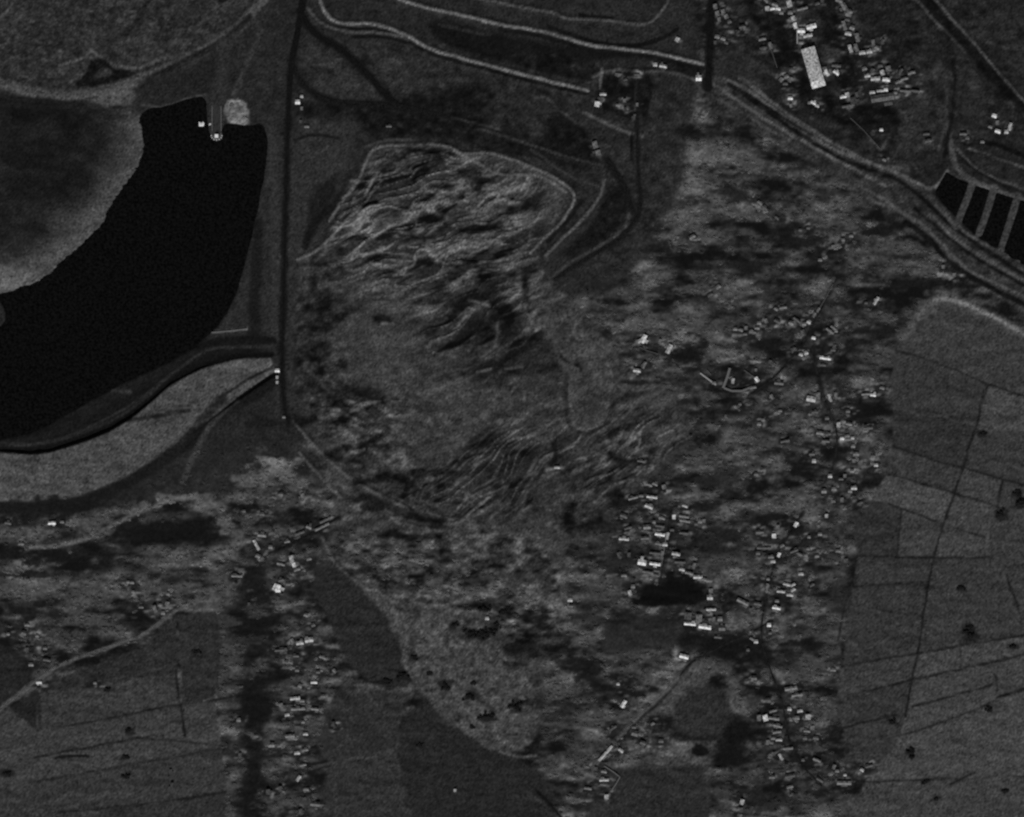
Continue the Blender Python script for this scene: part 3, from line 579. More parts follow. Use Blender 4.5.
for p_, g_ in (([(340, 218), (350, 212), (360, 208)], 78), ([(383, 325), (393, 324)], 92), ([(452, 334), (462, 320), (470, 316)], 74), ([(535, 330), (545, 326)], 92),
               ([(434, 352), (455, 356)], 72), ([(398, 248), (410, 244)], 76), ([(470, 300), (490, 306)], 66), ([(478, 372), (490, 370)], 66), ([(548, 469), (563, 467)], 105),
               ([(505, 400), (520, 382), (524, 400)], 62), ([(345, 442), (358, 436)], 70), ([(350, 452), (365, 450)], 70), ([(505, 369), (522, 367)], 72), ([(360, 405), (380, 402)], 64)):
    lset(p_, g_, 2.4, 1.2, .9, 2.2, .6)  # sunlit faces of the mud ridges painted as pale strokes
# scrub and spill at the foot of the basin
for a_ in ((275, 464, 24, 11, 76), (276, 463, 10, 6, 92), (300, 480, 20, 9, 66), (258, 480, 18, 8, 66), (285, 500, 26, 6, 50), (310, 505, 14, 6, 44), (400, 552, 46, 10, 50), (410, 555, 12, 5, 66), (440, 590, 30, 12, 54),
           (360, 545, 24, 6, 50), (380, 565, 30, 3, 60), (480, 590, 20, 6, 58), (455, 545, 5, 12, 64), (560, 598, 30, 5, 56), (410, 536, 34, 7, 15), (372, 502, 14, 9, 17),
           (385, 580, 7, 4, 17), (420, 600, 12, 5, 16), (400, 570, 16, 3, 20)):
    blob(*a_[:5], .85)
# west scrub
blob(165, 532, 60, 17, 13, .95, .3)
blob(70, 556, 70, 9, 16, .9)
blob(30, 512, 60, 12, 19, .8)
blob(90, 505, 60, 7, 15, .8)
lset([(28, 548), (65, 545), (95, 535), (125, 519), (150, 506), (196, 494)], 84, 3, 2.4, .95, 1, .2)
for a_ in ((140, 509, 14, 5, 66), (95, 528, 16, 8, 52), (175, 497, 26, 4, 66), (212, 507, 12, 5, 66), (228, 524, 9, 8, 68), (240, 540, 8, 8, 60), (18, 590, 26, 10, 54),
           (160, 560, 50, 4, 50), (180, 588, 50, 5, 52), (90, 590, 30, 8, 46), (90, 622, 34, 9, 52), (170, 600, 36, 5, 58), (30, 612, 30, 7, 18), (60, 636, 30, 9, 44), (20, 575, 40, 4, 18)):
    blob(*a_[:5], .85)
# dark strip with clumps left of the small west village
pset([(236, 560), (262, 560), (278, 600), (270, 640), (276, 700), (262, 760), (280, 830), (232, 830), (244, 760), (240, 700), (246, 640), (238, 600)], 14, 8, 5, .9, 5)
for a_ in ((222, 622, 16, 8, 42), (226, 640, 18, 6, 40), (220, 660, 20, 5, 44), (226, 675, 16, 6, 42), (224, 708, 14, 6, 44), (232, 748, 12, 8, 38), (228, 790, 12, 8, 52), (262, 612, 12, 6, 44),
           (262, 668, 12, 9, 48), (258, 640, 14, 5, 38), (270, 740, 6, 10, 48), (268, 770, 6, 16, 44), (285, 800, 26, 12, 52), (245, 520, 12, 8, 48), (250, 562, 12, 5, 48), (250, 590, 9, 4, 44),
           (282, 585, 6, 6, 44), (308, 670, 20, 5, 46), (290, 690, 22, 6, 42), (315, 728, 22, 6, 46), (290, 735, 18, 4, 48), (320, 650, 22, 6, 13), (320, 700, 20, 4, 14), (300, 715, 18, 4, 14), (310, 768, 10, 6, 14),
           (330, 785, 16, 7, 15), (282, 756, 22, 4, 20)):
    blob(*a_[:5], .85)
# lower middle ground
for a_ in ((520, 642, 17, 22, 13), (545, 622, 16, 9, 14), (572, 662, 22, 8, 15), (592, 682, 14, 13, 14), (622, 690, 30, 9, 14), (560, 705, 30, 8, 22), (665, 722, 16, 5, 13), (585, 640, 24, 6, 52), (560, 690, 26, 7, 50), (590, 620, 24, 8, 30),
           (640, 655, 36, 7, 48), (590, 720, 26, 9, 44), (640, 735, 24, 7, 44), (655, 745, 30, 5, 52), (600, 755, 30, 10, 42), (735, 740, 17, 22, 12), (735, 765, 16, 9, 16), (706, 668, 28, 9, 54), (735, 695, 9, 15, 56), (700, 682, 12, 5, 48),
           (690, 356, 17, 18, 12), (640, 382, 24, 4, 18), (650, 345, 14, 10, 18), (640, 325, 24, 8, 58), (690, 320, 36, 7, 50), (720, 290, 40, 7, 56), (660, 390, 34, 7, 50), (735, 385, 24, 12, 17), (765, 345, 40, 5, 17), (790, 325, 24, 6, 14),
           (800, 240, 30, 12, 15), (745, 265, 36, 6, 20), (770, 215, 30, 6, 56), (735, 195, 26, 7, 24), (720, 150, 24, 10, 58), (745, 165, 20, 8, 56), (710, 235, 40, 5, 52), (880, 230, 22, 9, 13), (905, 245, 20, 10, 52), (930, 270, 16, 10, 48), (930, 285, 46, 5, 16),
           (868, 410, 18, 13, 11), (820, 476, 36, 6, 13), (800, 462, 12, 12, 14), (758, 486, 16, 10, 12), (773, 470, 11, 12, 58), (745, 455, 14, 8, 58), (785, 425, 14, 9, 54), (760, 440, 20, 6, 46), (880, 355, 24, 12, 48), (905, 340, 14, 8, 44), (840, 320, 14, 6, 52),
           (870, 330, 30, 6, 18), (855, 345, 18, 6, 14), (770, 520, 30, 8, 16), (800, 507, 30, 6, 52), (880, 445, 16, 5, 50), (880, 480, 16, 6, 16), (750, 560, 20, 9, 46), (755, 590, 18, 7, 50), (745, 645, 44, 13, 12), (800, 540, 18, 12, 16),
           (850, 540, 14, 6, 48), (830, 560, 24, 9, 44), (840, 600, 14, 20, 34), (700, 560, 36, 7, 44), (640, 500, 24, 5, 42), (720, 540, 30, 12, 26), (720, 480, 24, 16, 28), (700, 455, 22, 14, 46), (660, 462, 22, 8, 34), (618, 505, 18, 6, 16), (700, 505, 14, 6, 18),
           (620, 560, 18, 24, 34), (600, 590, 18, 10, 44), (830, 650, 12, 6, 52), (800, 645, 30, 5, 15), (808, 668, 24, 7, 48), (840, 735, 12, 16, 13), (820, 710, 24, 10, 44), (820, 750, 18, 9, 46), (800, 765, 16, 7, 16), (845, 790, 20, 6, 13), (770, 775, 36, 7, 50),
           (845, 805, 30, 6, 48), (755, 700, 18, 6, 40), (760, 780, 20, 5, 48), (730, 810, 18, 10, 44), (772, 800, 26, 14, 27), (540, 790, 26, 5, 40), (600, 790, 24, 6, 40), (590, 805, 40, 4, 16), (545, 765, 20, 6, 42), (1012, 525, 12, 8, 44), (1004, 512, 10, 10, 14), (1020, 498, 8, 9, 10), (1014, 545, 14, 5, 36),
           (960, 632, 6, 9, 11)):
    blob(*a_[:5], .85)

# fields
FIELDS = []


def field(pts, g, label, soft=1.2, var=3.0):
    pset(pts, g * 1.1, soft, 1.0, 1, var * 1.5, 0)
    FIELDS.append((pts, label))


N1 = [(984, 390), (976, 428), (959, 478), (945, 519), (934, 556), (926, 594), (920, 640), (912, 680), (905, 716)]
field([(935, 301), (960, 306), (990, 318), (1060, 350), (1060, 408), (1024, 396), (990, 385), (940, 363), (896, 350), (912, 326)], 44, 'mid grey field below the curved pale bank')
field([(896, 350), (940, 363), (988, 384), (984, 398), (977, 425), (894, 410), (890, 380)], 40, 'dull grey field left of the bright corner parcel')
field([(990, 385), (1024, 396), (1060, 408), (1060, 440), (977, 424), (984, 400)], 52, 'lighter field parcel at the right edge under the curved bank')
field([(894, 410), (977, 425), (962, 467), (934, 461), (892, 446)], 35, 'darkest parcel of the upper right fields')
field([(977, 424), (1060, 440), (1060, 497), (1024, 485), (962, 467)], 41, 'field right of the long farm track, above the dark shrubs')
field([(892, 446), (934, 461), (962, 467), (955, 492), (888, 474)], 42, 'narrow field strip above the pale parcel by the village')
field([(962, 467), (1003, 480), (998, 507), (955, 493)], 48, 'small pale parcel right of the track crossing')
field([(1003, 480), (1024, 485), (1060, 497), (1060, 520), (998, 507)], 43, 'small parcel beside the dark shrubs at the right edge')
field([(886, 474), (955, 493), (942, 523), (890, 503), (872, 500)], 53, 'pale field wedge at the edge of the east village')
field([(870, 500), (890, 503), (902, 509), (897, 556), (858, 556), (852, 530)], 35, 'dark square field next to the east village')
field([(902, 509), (942, 523), (933, 558), (897, 556)], 46, 'field block left of the long farm track')
field([(955, 493), (998, 507), (990, 530), (992, 557), (934, 558), (945, 519)], 49, 'field block right of the long farm track')
field([(998, 507), (1060, 520), (1060, 620), (1024, 610), (992, 557), (990, 530)], 44, 'rough field around the dark shrubs')
field([(858, 556), (934, 558), (926, 594), (920, 654), (843, 667), (848, 620)], 40, 'broad dull field south of the dark square field')
field([(934, 558), (992, 557), (1024, 610), (1060, 620), (1060, 628), (1024, 635), (918, 654), (926, 594)], 42, 'broad field with a dark thicket in its middle')
field([(843, 667), (918, 654), (912, 680), (862, 692), (838, 696)], 45, 'strip field left of the track below the dull field')
field([(918, 654), (1024, 635), (1060, 628), (1060, 648), (912, 680)], 52, 'pale strip field below the thicket')
field([(838, 696), (862, 692), (912, 680), (907, 710), (843, 728), (836, 710)], 39, 'darker strip field beside the south village lane')
field([(912, 680), (1060, 648), (1060, 682), (1024, 690), (973, 711), (934, 725), (901, 736), (907, 712)], 49, 'long strip field crossing to the right edge')
field([(843, 728), (905, 712), (901, 736), (884, 758), (865, 778), (860, 760)], 41, 'triangular dull field at the end of the farm track')
field([(901, 736), (934, 725), (973, 711), (1024, 690), (1060, 682), (1060, 775), (945, 778), (865, 781), (884, 758)], 51, 'large pale field in the lower right corner')
field([(865, 782), (945, 778), (1060, 776), (1060, 900), (820, 900), (850, 810)], 47, 'field along the bottom right edge')
# bottom left
field([(-40, 640), (0, 645), (20, 650), (34, 668), (30, 680), (0, 711), (-40, 740)], 26, 'dark field in the far left above the pale lane')
field([(10, 708), (38, 688), (36, 728)], 25, 'small dark triangular field below the pale lane')
field([(40, 690), (60, 678), (140, 648), (176, 618), (177, 670), (110, 682), (58, 691)], 33, 'dull long field just below the pale lane')
field([(178, 615), (215, 612), (222, 640), (214, 698), (182, 704)], 33, 'dull field left of the dark wooded strip')
field([(58, 692), (110, 682), (175, 671), (181, 704), (64, 725)], 43, 'middle field of the lower left block')
field([(38, 730), (64, 725), (181, 704), (214, 699), (218, 724), (140, 738), (34, 757)], 45, 'strip field below the middle field of the lower left')
field([(34, 757), (140, 738), (218, 724), (222, 748), (30, 782)], 46, 'pale strip field in the lower left block')
field([(38, 690), (58, 692), (64, 725), (36, 729)], 41, 'small parcel right of the dark triangle')
field([(-40, 742), (8, 710), (36, 729), (34, 757), (30, 782), (-40, 790)], 46, 'field at the left edge below the dark triangle')
field([(-40, 790), (30, 782), (222, 748), (226, 790), (120, 808), (-40, 835)], 41, 'long field across the lower left')
field([(-40, 836), (120, 809), (226, 791), (230, 900), (-40, 900)], 36, 'dark field along the bottom left edge')
field([(315, 560), (335, 564), (352, 582), (385, 613), (400, 650), (408, 688), (372, 684), (345, 660), (330, 622), (312, 590)], 29, 'dark wedge of field left of the mud tongue', 2.5)
field([(398, 722), (424, 700), (440, 716), (478, 745), (515, 758), (540, 772), (556, 800), (560, 900), (420, 900), (400, 780)], 28, 'broad dark field below the mud tongue', 2.5)
field([(335, 690), (372, 690), (410, 694), (400, 722), (396, 750), (330, 764), (318, 740)], 34, 'dull field between the west houses and the mud', 3)
field([(330, 766), (396, 752), (402, 780), (418, 830), (300, 860), (318, 800)], 36, 'dull field along the bottom left of the dark field', 3)
field([(676, 700), (700, 686), (726, 690), (732, 715), (720, 735), (690, 738), (672, 725)], 33, 'dull field between the lane and the dark thicket', 3)
field([(602, 772), (640, 764), (700, 766), (712, 800), (705, 850), (600, 850), (590, 810)], 33, 'dull field at the bottom centre', 3)
field([(604, 622), (650, 616), (684, 622), (686, 642), (640, 650), (600, 655)], 30, 'dull field below the dark yard', 4)
BANK = [(904, 336), (918, 314), (936, 298), (962, 302), (990, 315), (1014, 328), (1060, 352)]
lset(BANK, 66, 8, 4, .9, 1, .2)
lset(BANK[1:], 104, 2.6, 2.2, .95, .6, .2)
blob(925, 305, 12, 8, 54, .8)
HEDGE = [([(896, 350), (940, 363), (988, 384), (1024, 396)], 26, 1.5), ([(893, 446), (934, 461), (962, 467), (1030, 487)], 25, 1.8), ([(888, 474), (955, 493), (998, 507)], 21, 2.0),
         ([(888, 503), (942, 523), (985, 538)], 27, 1.5), (N1, 19, 1.7), ([(858, 556), (934, 558), (992, 557)], 24, 1.8), ([(902, 509), (897, 556)], 25, 1.4), ([(1003, 481), (997, 507)], 22, 2),
         ([(843, 667), (918, 653), (1030, 634)], 24, 1.8), ([(862, 692), (912, 680), (1030, 653)], 21, 2.0), ([(912, 707), (950, 697), (992, 684)], 24, 1.7), ([(843, 728), (895, 715)], 23, 1.6),
         ([(901, 736), (934, 725), (973, 711), (1000, 697)], 34, 1.5), ([(998, 697), (1030, 688)], 15, 2.6), ([(865, 782), (945, 778)], 31, 1.5), ([(950, 785), (975, 772)], 29, 1.5), ([(996, 676), (997, 690)], 25, 1.5),
         ([(848, 587), (925, 582)], 31, 1.4), ([(1007, 575), (1012, 592), (1018, 610)], 22, 2), ([(858, 575), (845, 600), (838, 640)], 29, 2), ([(960, 640), (961, 664)], 34, 1.3),
         ([(175, 671), (179, 700), (185, 736)], 19, 2.0), ([(60, 727), (120, 716), (181, 704), (232, 698)], 25, 1.6), ([(34, 758), (90, 747), (140, 738)], 24, 1.8), ([(140, 738), (222, 745)], 30, 1.4),
         ([(58, 692), (110, 682), (175, 671)], 33, 1.6), ([(30, 783), (120, 767), (222, 748)], 33, 1.4), ([(55, 758), (72, 757), (88, 756)], 16, 2.4), ([(38, 690), (40, 728)], 22, 1.8),
         ([(60, 812), (140, 805), (226, 792)], 27, 1.6), ([(640, 772), (690, 768)], 27, 1.3), ([(652, 770), (654, 812)], 36, 1.3), ([(212, 625), (218, 690)], 36, 2), ([(178, 640), (180, 668)], 40, 2)]
for p_, g_, w_ in HEDGE:
    lset(p_, g_ * .9, w_ + .1, 1.2, .9, 1.3, .5)
for p_, g_, w_ in (([(276, 786), (290, 774), (322, 765), (360, 758), (392, 750)], 48, 3), ([(355, 716), (372, 705), (410, 698)], 42, 2), ([(318, 812), (345, 800), (375, 790)], 42, 2), ([(340, 700), (350, 712), (352, 722)], 42, 2),
                   ([(648, 757), (680, 760), (708, 764)], 58, 1.8), ([(95, 681), (130, 676), (175, 664)], 46, 1.5), ([(366, 692), (376, 705), (388, 716)], 50, 2.6), ([(500, 752), (520, 758), (536, 756)], 64, 2),
                   ([(536, 790), (552, 806), (562, 818)], 12, 3), ([(528, 792), (545, 806)], 46, 2)):
    lset(p_, g_, w_)
pset([(690, 752), (698, 742), (712, 752), (700, 758)], 11, 1.2, .5)
# dark yard in the middle village
blob(668, 618, 46, 12, 22, .8)
pset([(629, 602), (638, 588), (656, 583), (664, 572), (684, 571), (703, 582), (709, 590), (708, 600), (692, 608), (636, 606)], 9, 2.2, 2.5)
# corridor in the north east
CORR_N = [(700, 72), (776, 108), (850, 157), (900, 170), (935, 196), (960, 222), (1000, 247), (1060, 277)]
CORR_S = [(700, 92), (760, 132), (820, 168), (870, 200), (912, 220), (951, 256), (985, 282), (1060, 315)]
pset(CORR_N + CORR_S[::-1], 39, 3, 1.5, .95, 9)
for p_, g_, w_ in (([(716, 76), (745, 87), (776, 111), (815, 139), (851, 158), (890, 169), (918, 184), (933, 191), (947, 171)], 58, 2.6), ([(728, 84), (742, 92), (776, 118), (810, 141), (840, 160), (880, 173), (900, 180), (922, 198), (960, 234), (1040, 285)], 13, 3.2),
                   ([(712, 84), (740, 102), (775, 126), (820, 151), (858, 172), (885, 186)], 56, 2.4), ([(745, 92), (775, 112), (812, 136)], 14, 1.6), ([(740, 78), (772, 102), (790, 116), (830, 142), (870, 164)], 54, 3),
                   ([(748, 116), (772, 132), (790, 140)], 48, 2.6), ([(855, 185), (880, 197), (900, 210), (914, 222)], 50, 2.4), ([(868, 199), (912, 217), (930, 231), (951, 254), (970, 273), (992, 281), (1040, 305)], 52, 2.4),
                   ([(905, 222), (930, 238), (948, 262), (975, 280), (1040, 312)], 12, 4), ([(935, 205), (962, 232), (1000, 252), (1040, 270)], 50, 2.2), ([(930, 214), (955, 240), (990, 262), (1040, 290)], 52, 2.2), ([(915, 208), (945, 235), (980, 262), (1040, 294)], 16, 2.4),
                   ([(944, 120), (952, 148), (953, 164), (968, 180), (992, 190), (1040, 206)], 46, 5), ([(957, 150), (976, 170), (1000, 181), (1040, 193)], 58, 2), ([(968, 149), (1000, 160), (1040, 172)], 52, 2), ([(964, 143), (985, 141), (1004, 147), (1040, 164)], 10, 3.4),
                   ([(960, 158), (985, 178), (1040, 200)], 18, 2), ([(953, 60), (956, 90), (951, 120), (946, 146), (944, 156)], 13, 3), ([(947, 90), (944, 130), (938, 150)], 44, 2.4), ([(926, 112), (946, 112)], 40, 1.6), ([(918, 110), (920, 145)], 38, 2),
                   ([(845, 112), (862, 130), (880, 150)], 56, 1.6), ([(881, 150), (887, 140), (886, 130)], 46, 1.6), ([(892, 158), (904, 140), (915, 118)], 36, 2)):
    lset(p_, g_ * 1.22 if g_ > 30 else g_ * .85, w_ * (1 if g_ > 30 else 1.15), 1.3, 1.0, .9, .3)
pset([(958, 60), (975, 70), (988, 100), (985, 140), (955, 142), (955, 100)], 34, 4, 2, .9, 6)
pset([(970, 150), (1000, 158), (1040, 180), (1040, 196), (1000, 180), (975, 168)], 30, 2, 1, .8, 5)
blob(895, 100, 24, 6, 40, .8)
blob(885, 168, 24, 4, 58, .8)
for dk in DIKES:
    lset(dk, 50, 7, 1.0, 1, .3, 0)
pset([(904, 60), (950, 60), (946, 150), (898, 152), (890, 120)], 35, 5, 3, .85, 12)
lset([(912, -4), (935, 20), (952, 37), (966, 52)], 56, 3)
lset([(921, -6), (945, 22), (968, 46), (992, 76), (1030, 112)], 12, 9, 3)
lset([(931, -6), (952, 20), (978, 48), (1002, 78), (1036, 114)], 62, 2)
blob(1000, 40, 34, 10, 34, .8)
blob(1010, 20, 24, 6, 36, .7)
blob(890, 40, 30, 30, 18, .8)
pset([(735, -20), (790, -20), (797, 40), (810, 92), (832, 94), (870, 106), (905, 106), (890, 150), (830, 118), (795, 102), (772, 62)], 12, 4, 2, .92, 3)
pset([(818, 8), (836, -10), (846, 40), (852, 60), (866, 92), (840, 92), (826, 50)], 11, 3, 2, .92, 3)
blob(732, 62, 24, 20, 34, .8)
blob(832, 58, 9, 10, 42, .8)
blob(872, 28, 10, 10, 34, .8)



def mottle(pts, amp, sx, sy, seed, soft=6, spike=.0):
    w, m, _ = pmask(pts, soft, 3)
    n = (fbm(PX[w] / sx, PY[w] / sy, seed, 3) - .5) * 2
    A[w] = A[w] + m * (amp * n + spike * ss(.25, .6, n) - spike * .8 * ss(.2, .55, -n))


mottle([(325, 530), (420, 532), (480, 520), (560, 540), (560, 640), (500, 640), (440, 605), (390, 600), (345, 575)], 26, 9, 5, 201, 8, 16)
mottle(TONG[2], 16, 5, 4, 202, 5, 8)
mottle(TONG[0], 14, 5, 4, 203)
mottle([(290, 260), (345, 250), (350, 420), (300, 425)], 20, 7, 5, 204, 6, 8)
mottle([(300, 400), (400, 390), (420, 500), (350, 490)], 20, 8, 5, 205, 8, 10)
mottle(BEACH, 10, 14, 8, 212, 6, 0)
mottle(DAM, 9, 14, 4, 206, 3, 6)
mottle([(-30, -30), (272, -30), (200, 55), (130, 86), (80, 94), (-30, 80)], 15, 3.4, 2.6, 207, 5, 3)
mottle([(540, 290), (620, 300), (690, 400), (690, 450), (600, 520), (540, 560), (540, 480), (600, 430)], 11, 6, 4, 208, 8, 5)
mottle([(290, 30), (640, 60), (700, 110), (640, 290), (580, 280), (600, 180), (560, 160), (370, 138), (292, 110)], 11, 7, 5, 209, 8, 4)
mottle(CORR_N + CORR_S[::-1], 12, 7, 4, 210, 4, 5)
mottle([(705, -20), (1040, -20), (1040, 190), (930, 190), (850, 150), (712, 84)], 11, 8, 5, 211, 6, 5)
VILL = np.zeros(PX.shape)
for _x, _y, _r in SPOTS:
    w = window([(_x, _y)], _r * 2.2)
    d = np.hypot((PX[w] - _x) / 1.35, PY[w] - _y) / _r
    VILL[w] = np.maximum(VILL[w], 1 - ss(.35, 1.25, d + .8 * (fbm(PX[w] / 9, PY[w] / 5, 171, 2) - .5)))
c1 = fbm(PX / 6, PY / 3.0, 173, 2)
c2 = fbm(PX / 14, PY / 6, 177, 2)
chaos = 17 + 84 * ss(.54, .80, c1) + 34 * ss(.48, .75, c2)
A = A * (1 - VILL * .72) + chaos * VILL * .72
pset([(676, 634), (706, 632), (730, 636), (768, 640), (775, 655), (740, 656), (705, 650), (682, 650)], 12, 5, 4, .8)
lset([(668, 700), (682, 680), (700, 667), (720, 664), (731, 676), (734, 694), (742, 712)], 62, 8, 6, .75, 2, .4)
pset([(722, 722), (745, 716), (752, 735), (742, 752), (722, 768), (712, 765), (724, 745)], 12, 5, 4, .8)
lset([(676, 682), (660, 702), (636, 722), (612, 748)], 14, 2.4, 2, .7, 1, .3)
for _x, _y, _r, _h, _lab, _g in BUSH:
    blob(_x, _y, _r * 1.5 + 1.5, _r * 1.0 + 1, 17, .75)
for _nm, _pts, _w, _m, _lab in ROADS:
    lset(_pts, {'road': 12, 'track': 16, 'lane': 70, 'street': 15}[_m], sum(_w) / len(_w) * .95, 2.2, .6 if _m == 'street' else .85, 2.0, .6 if _m == 'street' else .2)
A *= 1.1
A *= 1 + .26 * (fbm(PX / 3.6, PY / 3.0, 161, 2) - .5)
A = np.clip(A, 6, 120)
GRAIN = np.full(A.shape, .30)                # soil is grainier than grass and scrub
for poly_ in SCRUB_AREAS:
    w, m, _ = pmask(poly_, 8, 4)
    GRAIN[w] -= .15 * m
OUT = np.maximum.reduce([-PX, PX - 1024, -PY, PY - 817])
FAR = ss(25, 160, OUT)                       # the land goes on evenly beyond the surveyed ground
A = A * (1 - FAR) + (43 + 10 * (fbm(PX / 900, PY / 500, 401, 3) - .5)) * FAR
GRAIN *= 1 - ss(15, 60, OUT)
H[:] = H * (1 - FAR) + (5 + 12 * (fbm(PX / 1500, PY / 1500, 402, 2) - .5)) * FAR
ALB = alb(A) * np.clip(1 + GRAIN * rng.normal(size=A.shape), .12, 2.6)

# ------------------------------------------------------------------ materials
def new_mat(name):
    m = bpy.data.materials.new(name)
    m.use_nodes = True
    return m, m.node_tree.nodes, m.node_tree.links, m.node_tree.nodes['Principled BSDF']


def ground_mat(name, lo=.7, hi=1.32, scale=.2, rough=.95):
    m, n, l, b = new_mat(name)
    at = n.new('ShaderNodeAttribute')
    at.attribute_name = 'tone'
    tc = n.new('ShaderNodeTexCoord')
    nz = n.new('ShaderNodeTexNoise')
    nz.inputs['Scale'].default_value = scale
    nz.inputs['Detail'].default_value = 2.5
    nz.inputs['Roughness'].default_value = .6
    mr = n.new('ShaderNodeMapRange')
    mr.inputs['From Min'].default_value = .3
    mr.inputs['From Max'].default_value = .7
    mr.inputs['To Min'].default_value = lo
    mr.inputs['To Max'].default_value = hi
    mr.clamp = False
    mu = n.new('ShaderNodeMath')
    mu.operation = 'MULTIPLY'
    l.new(tc.outputs['Object'], nz.inputs['Vector'])
    l.new(nz.outputs['Fac'], mr.inputs['Value'])
    l.new(at.outputs['Fac'], mu.inputs[0])
    l.new(mr.outputs[0], mu.inputs[1])
    l.new(mu.outputs[0], b.inputs['Base Color'])
    b.inputs['Roughness'].default_value = rough
    b.inputs['Specular IOR Level'].default_value = .08
    return m


M_GROUND = ground_mat('scrub_soil')
M_FIELD = ground_mat('field_soil', .72, 1.28, .2)
M_MUD = ground_mat('tailings_mud', .7, 1.3, .2)
M_LEAF = ground_mat('leaf_grey', .6, 1.4, .5)


def plain_mat(name, g, lo=.8, hi=1.2, scale=.6, rough=.8, spec=.2, metal=0.0, base=None):
    m, n, l, b = new_mat(name)
    v = float(alb(g)) if base is None else base
    tc = n.new('ShaderNodeTexCoord')
    nz = n.new('ShaderNodeTexNoise')
    nz.inputs['Scale'].default_value = scale
    nz.inputs['Detail'].default_value = 3
    mr = n.new('ShaderNodeMapRange')
    mr.inputs['From Min'].default_value = .3
    mr.inputs['From Max'].default_value = .7
    mr.inputs['To Min'].default_value = v * lo
    mr.inputs['To Max'].default_value = min(v * hi, .9)
    l.new(tc.outputs['Object'], nz.inputs['Vector'])
    l.new(nz.outputs['Fac'], mr.inputs['Value'])
    l.new(mr.outputs[0], b.inputs['Base Color'])
    b.inputs['Roughness'].default_value = rough
    b.inputs['Specular IOR Level'].default_value = spec
    b.inputs['Metallic'].default_value = metal
    return m


M_WATER = plain_mat('still_water', 8, .1, 2.6, .2, .2, .1, base=.0024)
_n, _l = M_WATER.node_tree.nodes, M_WATER.node_tree.links
_bz = _n.new('ShaderNodeTexNoise')
_bz.inputs['Scale'].default_value = .3
_bz.inputs['Detail'].default_value = 3
_bp = _n.new('ShaderNodeBump')
_bp.inputs['Strength'].default_value = .15
_bp.inputs['Distance'].default_value = .3
_tc = _n.new('ShaderNodeTexCoord')
_l.new(_tc.outputs['Object'], _bz.inputs['Vector'])
_l.new(_bz.outputs['Fac'], _bp.inputs['Height'])
_l.new(_bp.outputs[0], _n['Principled BSDF'].inputs['Normal'])
M_ROAD = plain_mat('worn_asphalt', 13, .4, 1.8, .3, .9, .05)
M_TRACK = plain_mat('dark_earth_track', 19, .3, 1.9, .3, .95, .03)
M_STREET = plain_mat('dusty_street', 24, .3, 1.9, .12, .95, .03)
M_LANE = plain_mat('pale_dirt_lane', 74, .6, 1.4, .3, .95, .03)
M_WALLS = {k: plain_mat('render_' + k, g, .85, 1.15, .5) for k, g in (('pale', 110), ('grey', 70), ('dark', 40))}
ROOFS = [(250, 'white'), (200, 'bright pale'), (155, 'pale grey'), (115, 'mid grey'), (80, 'dull grey')]
ROOF_TONE = {250: 228, 200: 156, 155: 98, 115: 70, 80: 56}
M_ROOF = [plain_mat('roof_' + n_.replace(' ', '_'), ROOF_TONE[g], .25, 1.5, .22, .6, .3) for g, n_ in ROOFS]
M_DARK = plain_mat('dark_opening', 12)
M_TRUNK = plain_mat('bark', 30)
M_CONC = plain_mat('concrete', 130, .75, 1.2, .4)
M_STEEL = plain_mat('pale_steel', 210, .8, 1.1, .5, .5, .3)
COL = scn.collection


# ------------------------------------------------------------------ object helpers
def P(x, y, z=0.0):
    return ((x - CX) * S, (CY - y) * S, z)


def hz(x, y):
    i = int(np.clip(np.searchsorted(xs, x) - 1, 0, NX - 2))
    j = int(np.clip(np.searchsorted(ys, y) - 1, 0, NY - 2))
    fx = (x - xs[i]) / (xs[i + 1] - xs[i])
    fy = (y - ys[j]) / (ys[j + 1] - ys[j])
    a = H[j, i] * (1 - fx) + H[j, i + 1] * fx
    b = H[j + 1, i] * (1 - fx) + H[j + 1, i + 1] * fx
    return float(a * (1 - fy) + b * fy)


def tone_at(x, y):
    i = int(np.clip(np.searchsorted(xs, x) - 1, 0, NX - 1))
    j = int(np.clip(np.searchsorted(ys, y) - 1, 0, NY - 1))
    return float(A[j, i])


def link(name, me, mat=None, parent=None):
    o = bpy.data.objects.new(name, me)
    if mat is not None and me is not None and not me.materials:
        me.materials.append(mat)
    COL.objects.link(o)
    if parent is not None:
        o.parent = parent
    return o


def tag(o, label=None, cat=None, group=None, kind=None):
    if label:
        o['label'] = label
    if cat:
        o['category'] = cat
    if group:
        o['group'] = group
    if kind:
        o['kind'] = kind
    return o


def mesh_from(name, verts, faces, mat=None):
    me = bpy.data.meshes.new(name)
    me.from_pydata(verts, [], faces)
    if mat:
        me.materials.append(mat)
    return me


# ------------------------------------------------------------------ the setting: ground sheet cut into its pieces
CLS = np.zeros((NY - 1, NX - 1), int)
cxs = (xs[:-1] + xs[1:]) / 2
cys = (ys[:-1] + ys[1:]) / 2
CXX, CYY = np.meshgrid(cxs, cys)
pieces = [('ground', 'dark scrub covered ground around the basin and villages', M_GROUND)]


def piece(pts, name, label, mat, smooth=1):
    p = chaikin(pts, smooth, True) if smooth else pts
    a = np.array(p)
    i0, i1 = np.searchsorted(cxs, (a[:, 0].min(), a[:, 0].max()))
    j0, j1 = np.searchsorted(cys, (a[:, 1].min(), a[:, 1].max()))
    sl = (slice(max(j0 - 1, 0), j1 + 1), slice(max(i0 - 1, 0), i1 + 1))
    mk = inside(p, CXX[sl] + WOBX[sl], CYY[sl] + WOBY[sl])
    CLS[sl][mk] = len(pieces)
    pieces.append((name, label, mat))


